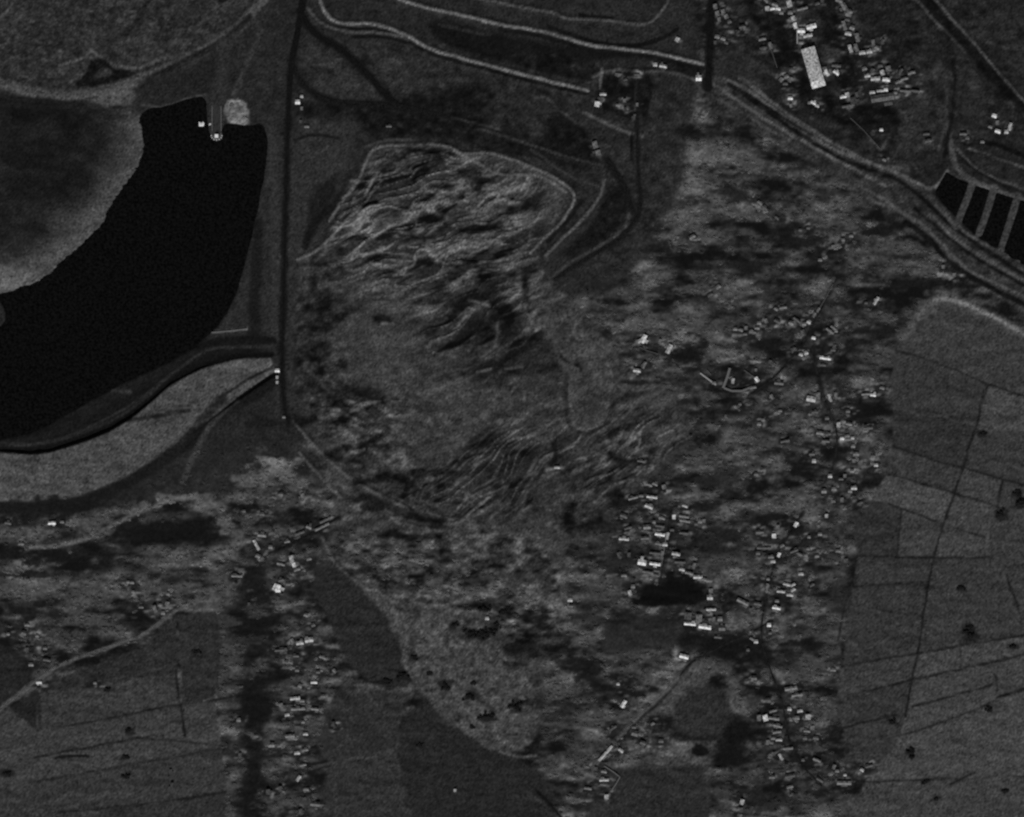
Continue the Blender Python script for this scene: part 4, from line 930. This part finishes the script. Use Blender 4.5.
piece(MUD, 'mudflow', 'wrinkled grey mud of the failed tailings basin', M_MUD)
piece(TONG[2], 'mudflow', 'smooth pale mud tongue with dark islands at the lower end', M_MUD)
piece(BEACH, 'tailings_beach', 'pale tailings beach on the west side of the reservoir', M_MUD)
piece(DAM, 'dam_slope', 'pale grassed outer slope of the reservoir dam', M_FIELD, 0)
for pts, lab in FIELDS:
    piece(pts, 'field', lab, M_FIELD, 0)

GV = np.stack([(PX - CX) * S, (CY - PY) * S, H], -1).reshape(-1, 3).astype(np.float32)
GT = ALB.reshape(-1).astype(np.float32)
jj, ii = np.meshgrid(np.arange(NY - 1), np.arange(NX - 1), indexing='ij')
v0 = jj * NX + ii
QUADS = np.stack([v0 + NX, v0 + NX + 1, v0 + 1, v0], -1).reshape(-1, 4)
CF = CLS.reshape(-1)


def grid_mesh(name, verts, quads, tones, mat):
    used, inv = np.unique(quads.reshape(-1), return_inverse=True)
    me = bpy.data.meshes.new(name)
    nf = len(quads)
    me.vertices.add(len(used))
    me.vertices.foreach_set('co', verts[used].reshape(-1))
    me.loops.add(nf * 4)
    me.loops.foreach_set('vertex_index', inv.astype(np.int32).reshape(-1))
    me.polygons.add(nf)
    me.polygons.foreach_set('loop_start', np.arange(0, nf * 4, 4, dtype=np.int32))
    me.update(calc_edges=True)
    at = me.attributes.new('tone', 'FLOAT', 'POINT')
    at.data.foreach_set('value', tones[used])
    me.shade_smooth()
    me.materials.append(mat)
    return me


for c, (nm, lab, mat) in enumerate(pieces):
    q = QUADS[CF == c]
    if len(q) == 0:
        continue
    tag(link(nm, grid_mesh(nm, GV, q, GT, mat)), lab, None, None, 'structure')


def offset_poly(pts, d):
    n = len(pts)
    out = []
    area = sum(pts[i][0] * pts[(i + 1) % n][1] - pts[(i + 1) % n][0] * pts[i][1] for i in range(n))
    s = 1 if area > 0 else -1
    for i in range(n):
        a, b = pts[i - 1], pts[(i + 1) % n]
        tx, ty = b[0] - a[0], b[1] - a[1]
        L = math.hypot(tx, ty) + 1e-9
        out.append((pts[i][0] + s * ty / L * d, pts[i][1] - s * tx / L * d))
    return out


def water(pts, z, label):
    p = offset_poly(chaikin(pts, 1, True), 3.0)
    bm = bmesh.new()
    vs = [bm.verts.new(P(x, y, z)) for x, y in p]
    f_ = bm.faces.new(vs)
    bmesh.ops.triangulate(bm, faces=[f_])
    bmesh.ops.recalc_face_normals(bm, faces=bm.faces)
    if sum(f.normal.z for f in bm.faces) < 0:
        bmesh.ops.reverse_faces(bm, faces=bm.faces)
    me = bpy.data.meshes.new('water')
    bm.to_mesh(me)
    bm.free()
    return tag(link('water', me, M_WATER), label, None, None, 'structure')


water(RES, 14.0, 'black still water of the reservoir')
water(PONDS, 5.6, 'black water of the settling ponds split by three dikes')


def resample(p, step):
    out = [p[0]]
    acc = 0.0
    for a, b in zip(p[:-1], p[1:]):
        L = math.hypot(b[0] - a[0], b[1] - a[1])
        t = step - acc
        while t < L:
            out.append((a[0] + (b[0] - a[0]) * t / L, a[1] + (b[1] - a[1]) * t / L))
            t += step
        acc = L - (t - step)
    out.append(p[-1])
    return out


ROAD_N = [0]


def road(name, pts, wds, mat, label):
    """ribbon following the ground; wds = width at the start and the end, in plan units"""
    ROAD_N[0] += 1
    lift = .34 + .012 * ROAD_N[0]
    p = resample(chaikin(pts, 3) if len(pts) > 2 else pts, 1.5)
    n = len(p)
    vs, fs = [], []
    K = 5
    for i in range(n):
        a, b = p[max(i - 1, 0)], p[min(i + 1, n - 1)]
        tx, ty = b[0] - a[0], b[1] - a[1]
        L = math.hypot(tx, ty) + 1e-9
        t = i / (n - 1) * (len(wds) - 1)
        k = min(int(t), len(wds) - 2)
        wd = wds[k] + (wds[k + 1] - wds[k]) * (t - k)
        wl_ = wd * (1 + .22 * (random.random() - .5))
        for q in range(K):
            o_ = (q / (K - 1) - .5) * wl_
            x, y = p[i][0] - ty / L * o_, p[i][1] + tx / L * o_
            vs.append(P(x, y, hz(x, y) + lift))
    for i in range(n - 1):
        for q in range(K - 1):
            a = i * K + q
            fs.append((a, a + 1, a + K + 1, a + K))
    me = mesh_from(name, vs, fs, mat)
    bm = bmesh.new()
    bm.from_mesh(me)
    bmesh.ops.recalc_face_normals(bm, faces=bm.faces)
    if sum(f.normal.z for f in bm.faces) < 0:
        bmesh.ops.reverse_faces(bm, faces=bm.faces)
    bm.to_mesh(me)
    bm.free()
    me.shade_smooth()
    return tag(link(name, me), label, None, None, 'structure')


for _nm, _pts, _w, _m, _lab in ROADS:
    road(_nm, _pts, [q * (.42 if _m == 'street' else .6) for q in _w], {'road': M_ROAD, 'track': M_TRACK, 'lane': M_LANE, 'street': M_STREET}[_m], _lab)

# ------------------------------------------------------------------ buildings
def unit_box():
    v = [(-.5, -.5, 0), (.5, -.5, 0), (.5, .5, 0), (-.5, .5, 0), (-.5, -.5, 1), (.5, -.5, 1), (.5, .5, 1), (-.5, .5, 1)]
    f_ = [(3, 2, 1, 0), (4, 5, 6, 7), (0, 1, 5, 4), (1, 2, 6, 5), (2, 3, 7, 6), (3, 0, 4, 7)]
    return v, f_


BOX = {}


def box_mesh(mat):
    if mat.name not in BOX:
        v, f_ = unit_box()
        BOX[mat.name] = mesh_from('box_' + mat.name, v, f_, mat)
    return BOX[mat.name]


def box(name, mat, parent, loc, dims, rz=0.0):
    o = link(name, box_mesh(mat), None, parent)
    o.location = loc
    o.scale = dims
    o.rotation_euler = (0, 0, rz)
    return o


def gable_wall(L, W, he, hr, mat):
    x, y = L / 2, W / 2
    v = [(-x, -y, -1.5), (x, -y, -1.5), (x, y, -1.5), (-x, y, -1.5), (-x, -y, he), (x, -y, he), (x, y, he), (-x, y, he), (-x, 0, hr), (x, 0, hr)]
    f_ = [(3, 2, 1, 0), (0, 1, 5, 4), (2, 3, 7, 6), (1, 2, 6, 9, 5), (3, 0, 4, 8, 7)]
    return mesh_from('wall', v, f_, mat)


def gable_roof(L, W, he, hr, mat, ov=.5, th=.25):
    x = L / 2 + ov
    y = W / 2 + ov
    k = (hr - he) / (W / 2)
    ze = he - k * ov + .04
    zr = hr + .04
    v = []
    for xx in (-x, x):
        v += [(xx, -y, ze), (xx, 0, zr), (xx, y, ze), (xx, -y, ze + th), (xx, 0, zr + th), (xx, y, ze + th)]
    f_ = [(3, 9, 10, 4), (4, 10, 11, 5), (0, 1, 7, 6), (1, 2, 8, 7), (0, 6, 9, 3), (2, 5, 11, 8), (0, 3, 4, 1), (1, 4, 5, 2), (6, 7, 10, 9), (7, 8, 11, 10)]
    return mesh_from('roof', v, f_, mat)


def roof_index(g):
    return min(range(len(ROOFS)), key=lambda i: abs(ROOFS[i][0] - g))


ORD = ['first', 'second', 'third', 'fourth', 'fifth', 'sixth', 'seventh', 'eighth', 'ninth', 'tenth', 'eleventh', 'twelfth', 'thirteenth',
       'fourteenth', 'fifteenth', 'sixteenth', 'seventeenth', 'eighteenth', 'nineteenth', 'twentieth']
TENS = ['', '', 'twenty', 'thirty', 'forty', 'fifty', 'sixty', 'seventy']


def ordinal(n):
    if n <= 20:
        return ORD[n - 1]
    t, u = divmod(n, 10)
    return TENS[t][:-1] + 'ieth' if u == 0 else TENS[t] + '-' + ORD[u - 1]


def house(x, y, w_, h_, rot, g, label, group, kind='house'):
    Lx, Ly = w_ * S * .86, h_ * S * .82
    rz = -math.radians(rot)
    if Ly > Lx:
        Lx, Ly = Ly, Lx
        rz += math.pi / 2
    Ly = max(Ly, 4.0)
    Lx = max(Lx, 4.5)
    ri = roof_index(g)
    small = Lx * Ly < 60
    he = 2.4 if small else (3.2 if Lx * Ly < 260 else 5.0)
    pitch = math.radians(random.choice((16, 20, 24)))
    hr = he + math.tan(pitch) * Ly / 2
    e = bpy.data.objects.new(kind, None)
    COL.objects.link(e)
    e.location = P(x, y, hz(x, y))
    e.rotation_euler = (0, 0, rz)
    e.empty_display_size = 2
    wm = M_WALLS['pale' if ri < 2 else ('grey' if ri < 4 else 'dark')]
    link('wall', gable_wall(Lx, Ly, he, hr, wm), None, e)
    rf = link('roof', gable_roof(Lx, Ly, he, hr, M_ROOF[ri]), None, e)
    if Lx > 9 and random.random() < .75:
        wd, dp, sg = Lx * random.uniform(.25, .5), Ly * random.uniform(.5, .9), random.choice((-1, 1))
        an = link('annex', gable_wall(wd, dp, he * .75, he * .75 + dp * .12, wm), None, e)
        an.location = (Lx * random.uniform(-.3, .3), sg * (Ly / 2 + dp / 2 - .3), 0)
        link('annex_roof', gable_roof(wd, dp, he * .75, he * .75 + dp * .12, M_ROOF[min(ri + random.choice((1, 1, 2)), 4)], .3, .15), None, an)
    if kind == 'house':
        box('chimney', M_WALLS['grey'], rf, (Lx * random.uniform(-.3, .3), Ly * .12, hr - .7), (.7, .7, 1.7))
    box('door', M_DARK, e, (Lx * .12, -Ly / 2 - .02, 0), (1.0, .1, 2.0))
    for sx in (-.3, .34):
        box('window', M_DARK, e, (Lx * sx, -Ly / 2 - .02, 1.0), (1.1, .08, 1.0))
    tag(e, label, kind, group)
    return e


def size_word(w_, h_):
    a = w_ * h_
    l = max(w_, h_) / max(min(w_, h_), .1)
    if l > 3.2:
        return 'long narrow'
    if a < 14:
        return 'tiny'
    if a < 30:
        return 'small'
    if a < 60:
        return 'middling'
    return 'large'


def village(items, place, group, axis_='north', kind='house'):
    key = {'north': lambda t: (t[1], t[0]), 'west': lambda t: (t[0], t[1])}[axis_]
    items = sorted(items, key=key)
    for n, it in enumerate(items, 1):
        x, y, w_, h_, rot, g = it
        k = kind
        if kind == 'house' and w_ * h_ < 13:
            k = 'shed'
        lab = '%s %s roofed %s, %s from %s %s' % (size_word(w_, h_), ROOFS[roof_index(g)][1], k, ordinal(n), axis_, place)
        house(x, y, w_, h_, rot, g, lab, group, k)


village(V_TOWN, 'in town around the big warehouse', 'town buildings around the warehouse')
village(V_ROADSIDE, 'beside the straight black road', 'houses beside the straight black road')
village(V_YARD, 'around the works yard', 'works yard buildings', 'west')
village(V_NE, 'in the scattered north east village', 'north east village houses', 'west')
village(V_E, 'in village west of big fields', 'east village houses')
village(V_MID, 'along street above the dark yard', 'middle village houses')
village(V_HALL, 'in group below the dark yard', 'houses below the dark yard', 'west')
village(V_S, 'along upper part of long street', 'upper long street houses')
village(V_SE, 'along lower end of long street', 'lower long street houses')
village(V_W, 'in small village under dam toe', 'west village houses')
village(V_WS, 'in column left of dark wedge field', 'west column houses')
village(V_L, 'in hamlet below the pale lane', 'lower hamlet houses')
village(V_FW, 'in far left hamlets above fields', 'far left hamlet houses', 'west')
village(V_NE2, 'by the settling ponds', 'sheds by the settling ponds', 'west', 'shed')


# the big warehouse: bright sheet roof in panels
def warehouse(x, y, Wd, Ln, rot):
    e = bpy.data.objects.new('warehouse', None)
    COL.objects.link(e)
    e.location = P(x, y, hz(x, y))
    e.rotation_euler = (0, 0, -math.radians(rot))
    L, W = Ln * S, Wd * S
    he, hr = 7.0, 8.2
    wl_ = box('wall', M_WALLS['pale'], e, (0, 0, -1.5), (W - 1, L - 1, he + 1.5))
    n = 12
    for i in range(n):
        y0, y1 = -L / 2 + L * i / n + .06, -L / 2 + L * (i + 1) / n - .06
        j = random.uniform(0, .12)
        v = [(-W / 2, y0, he + j), (0, y0, hr + j), (W / 2, y0, he + j), (-W / 2, y1, he + j), (0, y1, hr + j), (W / 2, y1, he + j)]
        v += [(a, b, c + .3) for a, b, c in v]
        f_ = [(6, 7, 10, 9), (7, 8, 11, 10), (0, 3, 4, 1), (1, 4, 5, 2), (0, 6, 9, 3), (2, 5, 11, 8), (0, 1, 7, 6), (1, 2, 8, 7), (3, 9, 10, 4), (4, 10, 11, 5)]
        link('roof_panel', mesh_from('roof_panel', v, f_, M_ROOF[1 if i not in (0, 1) else 0]), None, e)
    for i in range(6):
        box('roof_vent', M_CONC, e, (random.uniform(-.25, .25) * W, -L / 2 + L * (i + .5) / 6, hr - .4), (1.4, 1.4, 1.6))
    for sx in (-.3, 0, .3):
        box('door', M_DARK, e, (W * sx, -L / 2 + .46, 0), (4, .2, 4.5))
    tag(e, 'big bright warehouse with a long pale sheet roof in the town', 'warehouse')


warehouse(813, 68, 14, 41, -16)


# walls and fences that show as thin bright lines
def wall_line(pts, label, g=200, h=2.6, t=1.0, group=None, name='boundary_wall'):
    e = bpy.data.objects.new(name, None)
    COL.objects.link(e)
    x0, y0 = pts[0]
    z0 = hz(x0, y0)
    e.location = P(x0, y0, z0)
    m = M_ROOF[roof_index(g)]
    for a, b in zip(pts[:-1], pts[1:]):
        n = max(1, int(math.hypot(b[0] - a[0], b[1] - a[1]) / 4))
        for k in range(n):
            p0 = (a[0] + (b[0] - a[0]) * k / n, a[1] + (b[1] - a[1]) * k / n)
            p1 = (a[0] + (b[0] - a[0]) * (k + 1) / n, a[1] + (b[1] - a[1]) * (k + 1) / n)
            mx, my = (p0[0] + p1[0]) / 2, (p0[1] + p1[1]) / 2
            L = math.hypot(p1[0] - p0[0], p1[1] - p0[1]) * S
            box('wall_panel', m, e, ((mx - x0) * S, (y0 - my) * S, hz(mx, my) - z0 - .6), (L - .15, t, h + .6 + random.uniform(0, .2)), -math.atan2(p1[1] - p0[1], p1[0] - p0[0]))
    tag(e, label, 'wall', group)


wall_line([(700, 373), (708, 379), (716, 385)], 'straight pale wall slanting down to the ringed farmyard', 200, 2.4, 2.6)
wall_line([(707, 370), (711, 375)], 'short pale wall beside the slanting farmyard wall', 115, 2.2, 2.2)
wall_line([(730, 368), (727, 378), (723, 388)], 'thick pale wall on the left side of the ringed farmyard', 155, 2.6, 5)
wall_line([(724, 388), (732, 391), (742, 391), (752, 387)], 'curved pale wall along the bottom of the ringed farmyard', 155, 2.6, 4)
wall_line([(744, 370), (751, 375), (757, 379)], 'thin wall slanting to the bright shed right of the farmyard', 115, 2.2, 2)
wall_line([(639, 347), (648, 351), (658, 354)], 'long thin wall below the bright leaning house', 115, 2.0, 1.6)
wall_line([(604, 766), (612, 771), (620, 777), (616, 784), (612, 790)], 'angled enclosure wall at the lower hamlet', 155, 2.2, 2)
wall_line([(819, 309), (826, 297), (833, 284)], 'thin pale wall along the upper end of the village street', 115, 2.0, 2)
wall_line([(212, 332.6), (230, 331), (247, 329)], 'thin bright wall at the corner of the reservoir', 155, 1.6, 2.2)
wall_line([(768, 42), (773, 56), (777, 68)], 'thin pale fence left of the warehouse', 115, 2.2, 1.6)
wall_line([(850, 118), (864, 131), (880, 149)], 'slanting fence below the long town building', 115, 1.8, 1.4)
wall_line([(797, 30), (797, 44)], 'short white wall linking the bright town blocks', 200, 2.6, 2)
wall_line([(666, 537), (664, 552), (661, 566)], 'pale frontage wall along the middle village street', 155, 2.2, 1.6)


# ------------------------------------------------------------------ reservoir pier, pad, gate row, small things
def pier():
    e = bpy.data.objects.new('intake_pier', None)
    COL.objects.link(e)
    e.location = P(217, 136, 14)
    v, f_ = [], []
    for i in range(12):
        a = 2 * math.pi * i / 12
        v.append((math.cos(a) * 13, math.sin(a) * 11, -3))
    for i in range(12):
        a = 2 * math.pi * i / 12
        v.append((math.cos(a) * 12, math.sin(a) * 10, 1.2))
    f_ = [tuple(range(12, 24))] + [(i, (i + 1) % 12, 12 + (i + 1) % 12, 12 + i) for i in range(12)]
    link('platform', mesh_from('platform', v, f_, M_WALLS['grey']), None, e)
    box('deck', M_WALLS['dark'], e, (0, 34, .2), (20, 50, 1.4))
    box('pump_house', M_STEEL, e, (0, -1, 1.2), (6, 6, 4))
    box('pump_house_roof', M_STEEL, e, (0, -1, 5.2), (7, 7, .5))
    for sx in (-9, 9):
        box('railing', M_CONC, e, (sx, 34, 1.6), (.5, 50, 1.1))
    for k in range(7):
        a = math.pi * (1 + k / 6)
        box('mooring_post', M_STEEL, e, (math.cos(a) * 10.5, math.sin(a) * 8.5, 1.2), (1.6, 1.6, 2))
    tag(e, 'pier with a bright pump house reaching into the reservoir', 'pier')


pier()


def barge(x, y, w_, h_, label):
    e = bpy.data.objects.new('pump_barge', None)
    COL.objects.link(e)
    e.location = P(x, y, 13.6)
    a, b = w_ * S / 2, h_ * S / 2
    v = [(-a, -b, 0), (a * .7, -b, 0), (a, 0, 0), (a * .7, b, 0), (-a, b, 0)]
    v += [(p_[0] * 1.08, p_[1] * 1.08, 1.6) for p_ in v]
    f_ = [(5, 6, 7, 8, 9), (0, 1, 6, 5), (1, 2, 7, 6), (2, 3, 8, 7), (3, 4, 9, 8), (4, 0, 5, 9), (4, 3, 2, 1, 0)]
    link('hull', mesh_from('hull', v, f_, M_STEEL), None, e)
    box('cabin', M_ROOF[0], e, (-a * .2, 0, 1.6), (a, b * 1.2, 2.2))
    tag(e, label, 'boat')


barge(202, 124.5, 5, 4, 'small bright barge floating left of the pier')
barge(211, 124.5, 3, 2.6, 'tiny pale barge moored close against the pier')


def mound(x, y, rx, ry, h, label, g, n=4, name='gravel_mound'):
    me = bpy.data.meshes.new(name)
    bm = bmesh.new()
    bmesh.ops.create_icosphere(bm, subdivisions=n, radius=1)
    for v_ in bm.verts:
        c = v_.co.copy()
        k = 1 + .35 * math.sin(c.x * 7 + 1.7) * math.cos(c.y * 6) + random.uniform(-.1, .1)
        v_.co = (c.x * rx * S * k, c.y * ry * S * k, max(c.z, -.3) * h * k)
    bm.to_mesh(me)
    bm.free()
    o = link(name, me, plain_mat('gravel', g, .6, 1.4, .35, .95, .05))
    o.location = P(x, y, max(hz(x, y), 14))
    return tag(o, label, 'mound')


mound(245, 119, 2.6, 2, 2.2, 'bright small heap at the lower right of the gravel pad', 110)
mound(232, 106, 2, 2.6, 2.0, 'bright small heap at the upper left of the gravel pad', 85)


def gate_block(x, y, w_, h_, g, label, cat='shed', group='gate row on the dam'):
    house(x, y, w_, h_, 0, g, label, group, cat)


gate_block(277.5, 370.5, 5, 4, 250, 'bright gate house at the bend of the dam crest')
gate_block(277.5, 377.5, 2.4, 3.4, 200, 'small pale shed just below the dam gate house')
gate_block(277.5, 382.5, 2.4, 3, 200, 'lowest pale shed of the dam gate row')
gate_block(284, 417, 3, 2.6, 155, 'lone pale hut at the south end of the dam road', group='huts along the dam road')
gate_block(298, 102.5, 5, 5, 250, 'bright hut beside the dam road junction', group='huts along the dam road')
gate_block(302, 97, 3, 3, 200, 'tiny hut above the bright hut at the junction', group='huts along the dam road')
gate_block(302, 109, 2.4, 4, 155, 'tiny hut below the bright hut at the junction', group='huts along the dam road')
gate_block(307, 127, 5, 2.6, 155, 'dull hut in the grass right of the dam road', group='huts along the dam road')
gate_block(301, 122, 2.6, 3, 115, 'dim tiny hut nearest the dam road below the junction', group='huts along the dam road')
gate_block(389, 126.5, 6, 2.4, 115, 'small dull shed alone in the dark yard', group='lone sheds')
gate_block(557, 467.5, 6, 2.4, 200, 'bright shed stranded in the striated mud', group='lone sheds')
gate_block(570, 600, 5, 4, 200, 'bright shed between mud and middle village', group='lone sheds')
gate_block(571, 606, 4, 3, 115, 'dull shed right below the bright shed by the mud', group='lone sheds')
gate_block(487, 618.5, 4, 3.4, 200, 'bright hut on the mud beside the dark island', group='lone sheds')
gate_block(455, 790.5, 2.6, 2.8, 200, 'lone bright hut in the broad dark field', group='lone sheds')
gate_block(172, 786, 3, 8, 80, 'dull narrow shed in the lower left fields', group='lone sheds')
gate_block(170.5, 772, 3, 6, 80, 'dull narrow shed above another in the lower left fields', group='lone sheds')

# ------------------------------------------------------------------ plants
LEAFQ = np.array([(-.5, -.5, 0), (.5, -.5, 0), (.5, .5, 0), (-.5, .5, 0)])


def leaf_cloud(centres, radii, heights, zs, tones, per, size):
    """many leaf sized faces spread through low crowns"""
    n = len(centres)
    tot = n * per
    idx = np.repeat(np.arange(n), per)
    u = rng.normal(size=(tot, 3))
    u /= np.linalg.norm(u, axis=1)[:, None]
    r = rng.random(tot) ** .45
    c = np.empty((tot, 3))
    c[:, 0] = centres[idx, 0] + u[:, 0] * r * radii[idx, 0]
    c[:, 1] = centres[idx, 1] + u[:, 1] * r * radii[idx, 1]
    c[:, 2] = zs[idx] + heights[idx] * (.5 + .5 * u[:, 2] * r)
    nrm = u * np.array([.35, .35, .2]) + np.array([0, -.1, .9])
    nrm += rng.normal(size=(tot, 3)) * .22
    nrm /= np.linalg.norm(nrm, axis=1)[:, None]
    ref = rng.normal(size=(tot, 3))
    t1 = np.cross(nrm, ref)
    t1 /= np.linalg.norm(t1, axis=1)[:, None] + 1e-9
    t2 = np.cross(nrm, t1)
    sz = size * (.6 + .8 * rng.random(tot))
    V = c[:, None, :] + (t1[:, None, :] * LEAFQ[None, :, 0:1] + t2[:, None, :] * LEAFQ[None, :, 1:2]) * sz[:, None, None]
    T = np.repeat(tones[idx] * (.75 + .5 * rng.random(tot)), 4)
    Q = np.arange(tot * 4).reshape(-1, 4)
    return V.reshape(-1, 3).astype(np.float32), Q, T.astype(np.float32)


def quad_mesh(name, V, Q, T, mat):
    me = grid_mesh(name, V, Q, T, mat)
    me.polygons.foreach_set('use_smooth', np.zeros(len(Q), dtype=bool))
    return me


def in_any(x, y, polys):
    r = np.zeros(len(x), bool)
    for p in polys:
        r |= inside(p, x, y)
    return r


fieldpolys = [f_[0] for f_ in FIELDS]
for nm, lab, poly in AREAS:
    a = np.array(poly, float)
    n = int((a[:, 0].max() - a[:, 0].min()) * (a[:, 1].max() - a[:, 1].min()) / 34)
    x = rng.uniform(a[:, 0].min(), a[:, 0].max(), n)
    y = rng.uniform(a[:, 1].min(), a[:, 1].max(), n)
    k = inside(poly, x, y) & ~in_any(x, y, fieldpolys)
    x, y = x[k], y[k]
    g = np.array([tone_at(p_, q_) for p_, q_ in zip(x, y)])
    k = rng.random(len(x)) < ss(24, 50, g)
    x, y, g = x[k], y[k], g[k]
    z = np.array([hz(p_, q_) for p_, q_ in zip(x, y)])
    cen = np.stack([(x - CX) * S, (CY - y) * S], -1)
    rad = np.stack([rng.uniform(2.5, 6, len(x)), rng.uniform(2, 4.2, len(x))], -1)
    hgt = rng.uniform(.5, 1.5, len(x))
    tn = alb(np.clip(g * rng.uniform(.9, 1.25, len(x)) + 3, 20, 100))
    V, Q, T = leaf_cloud(cen, rad, hgt, z, tn, 20, 2.3)
    tag(link(nm, quad_mesh(nm, V, Q, T, M_LEAF)), lab, 'scrub', None, 'stuff')


def tree(x, y, r, h, g, label, group, name='bush'):
    e = bpy.data.objects.new(name, None)
    COL.objects.link(e)
    z = hz(x, y)
    e.location = P(x, y, z)
    bm = bmesh.new()
    for k in range(4):
        a = random.uniform(0, 6.28)
        t = 0 if k == 0 else .5
        bmesh.ops.create_cone(bm, segments=6, radius1=.45 * (1 - t * .5), radius2=.12, depth=h * .8, cap_ends=True)
        for v_ in bm.verts[-12:]:
            v_.co.z += h * .4
            v_.co.x += math.cos(a) * v_.co.z * t * .6
            v_.co.y += math.sin(a) * v_.co.z * t * .6
    me = bpy.data.meshes.new('trunk')
    bm.to_mesh(me)
    bm.free()
    link('trunk', me, M_TRUNK, e)
    m = 11
    cen = np.array([(random.gauss(0, .75) * r * S, random.gauss(0, .42) * r * S) for _ in range(m)])
    rad = np.array([(r * S * random.uniform(.3, .7), r * S * random.uniform(.25, .5)) for _ in range(m)])
    V, Q, T = leaf_cloud(cen, rad, np.full(m, h * .8), np.full(m, h * .25), np.full(m, float(alb(g))), 26, 1.5)
    link('crown', quad_mesh('crown', V, Q, T, M_LEAF), None, e)
    tag(e, label, 'tree' if name == 'tree' else 'bush', group)


for x_, y_, r_, h_, lab, grp in BUSH:
    tree(x_, y_, r_ * .9, h_ * .8, 24, lab, grp, 'tree' if 'tree' in lab else 'bush')
print('objects', len(bpy.data.objects))
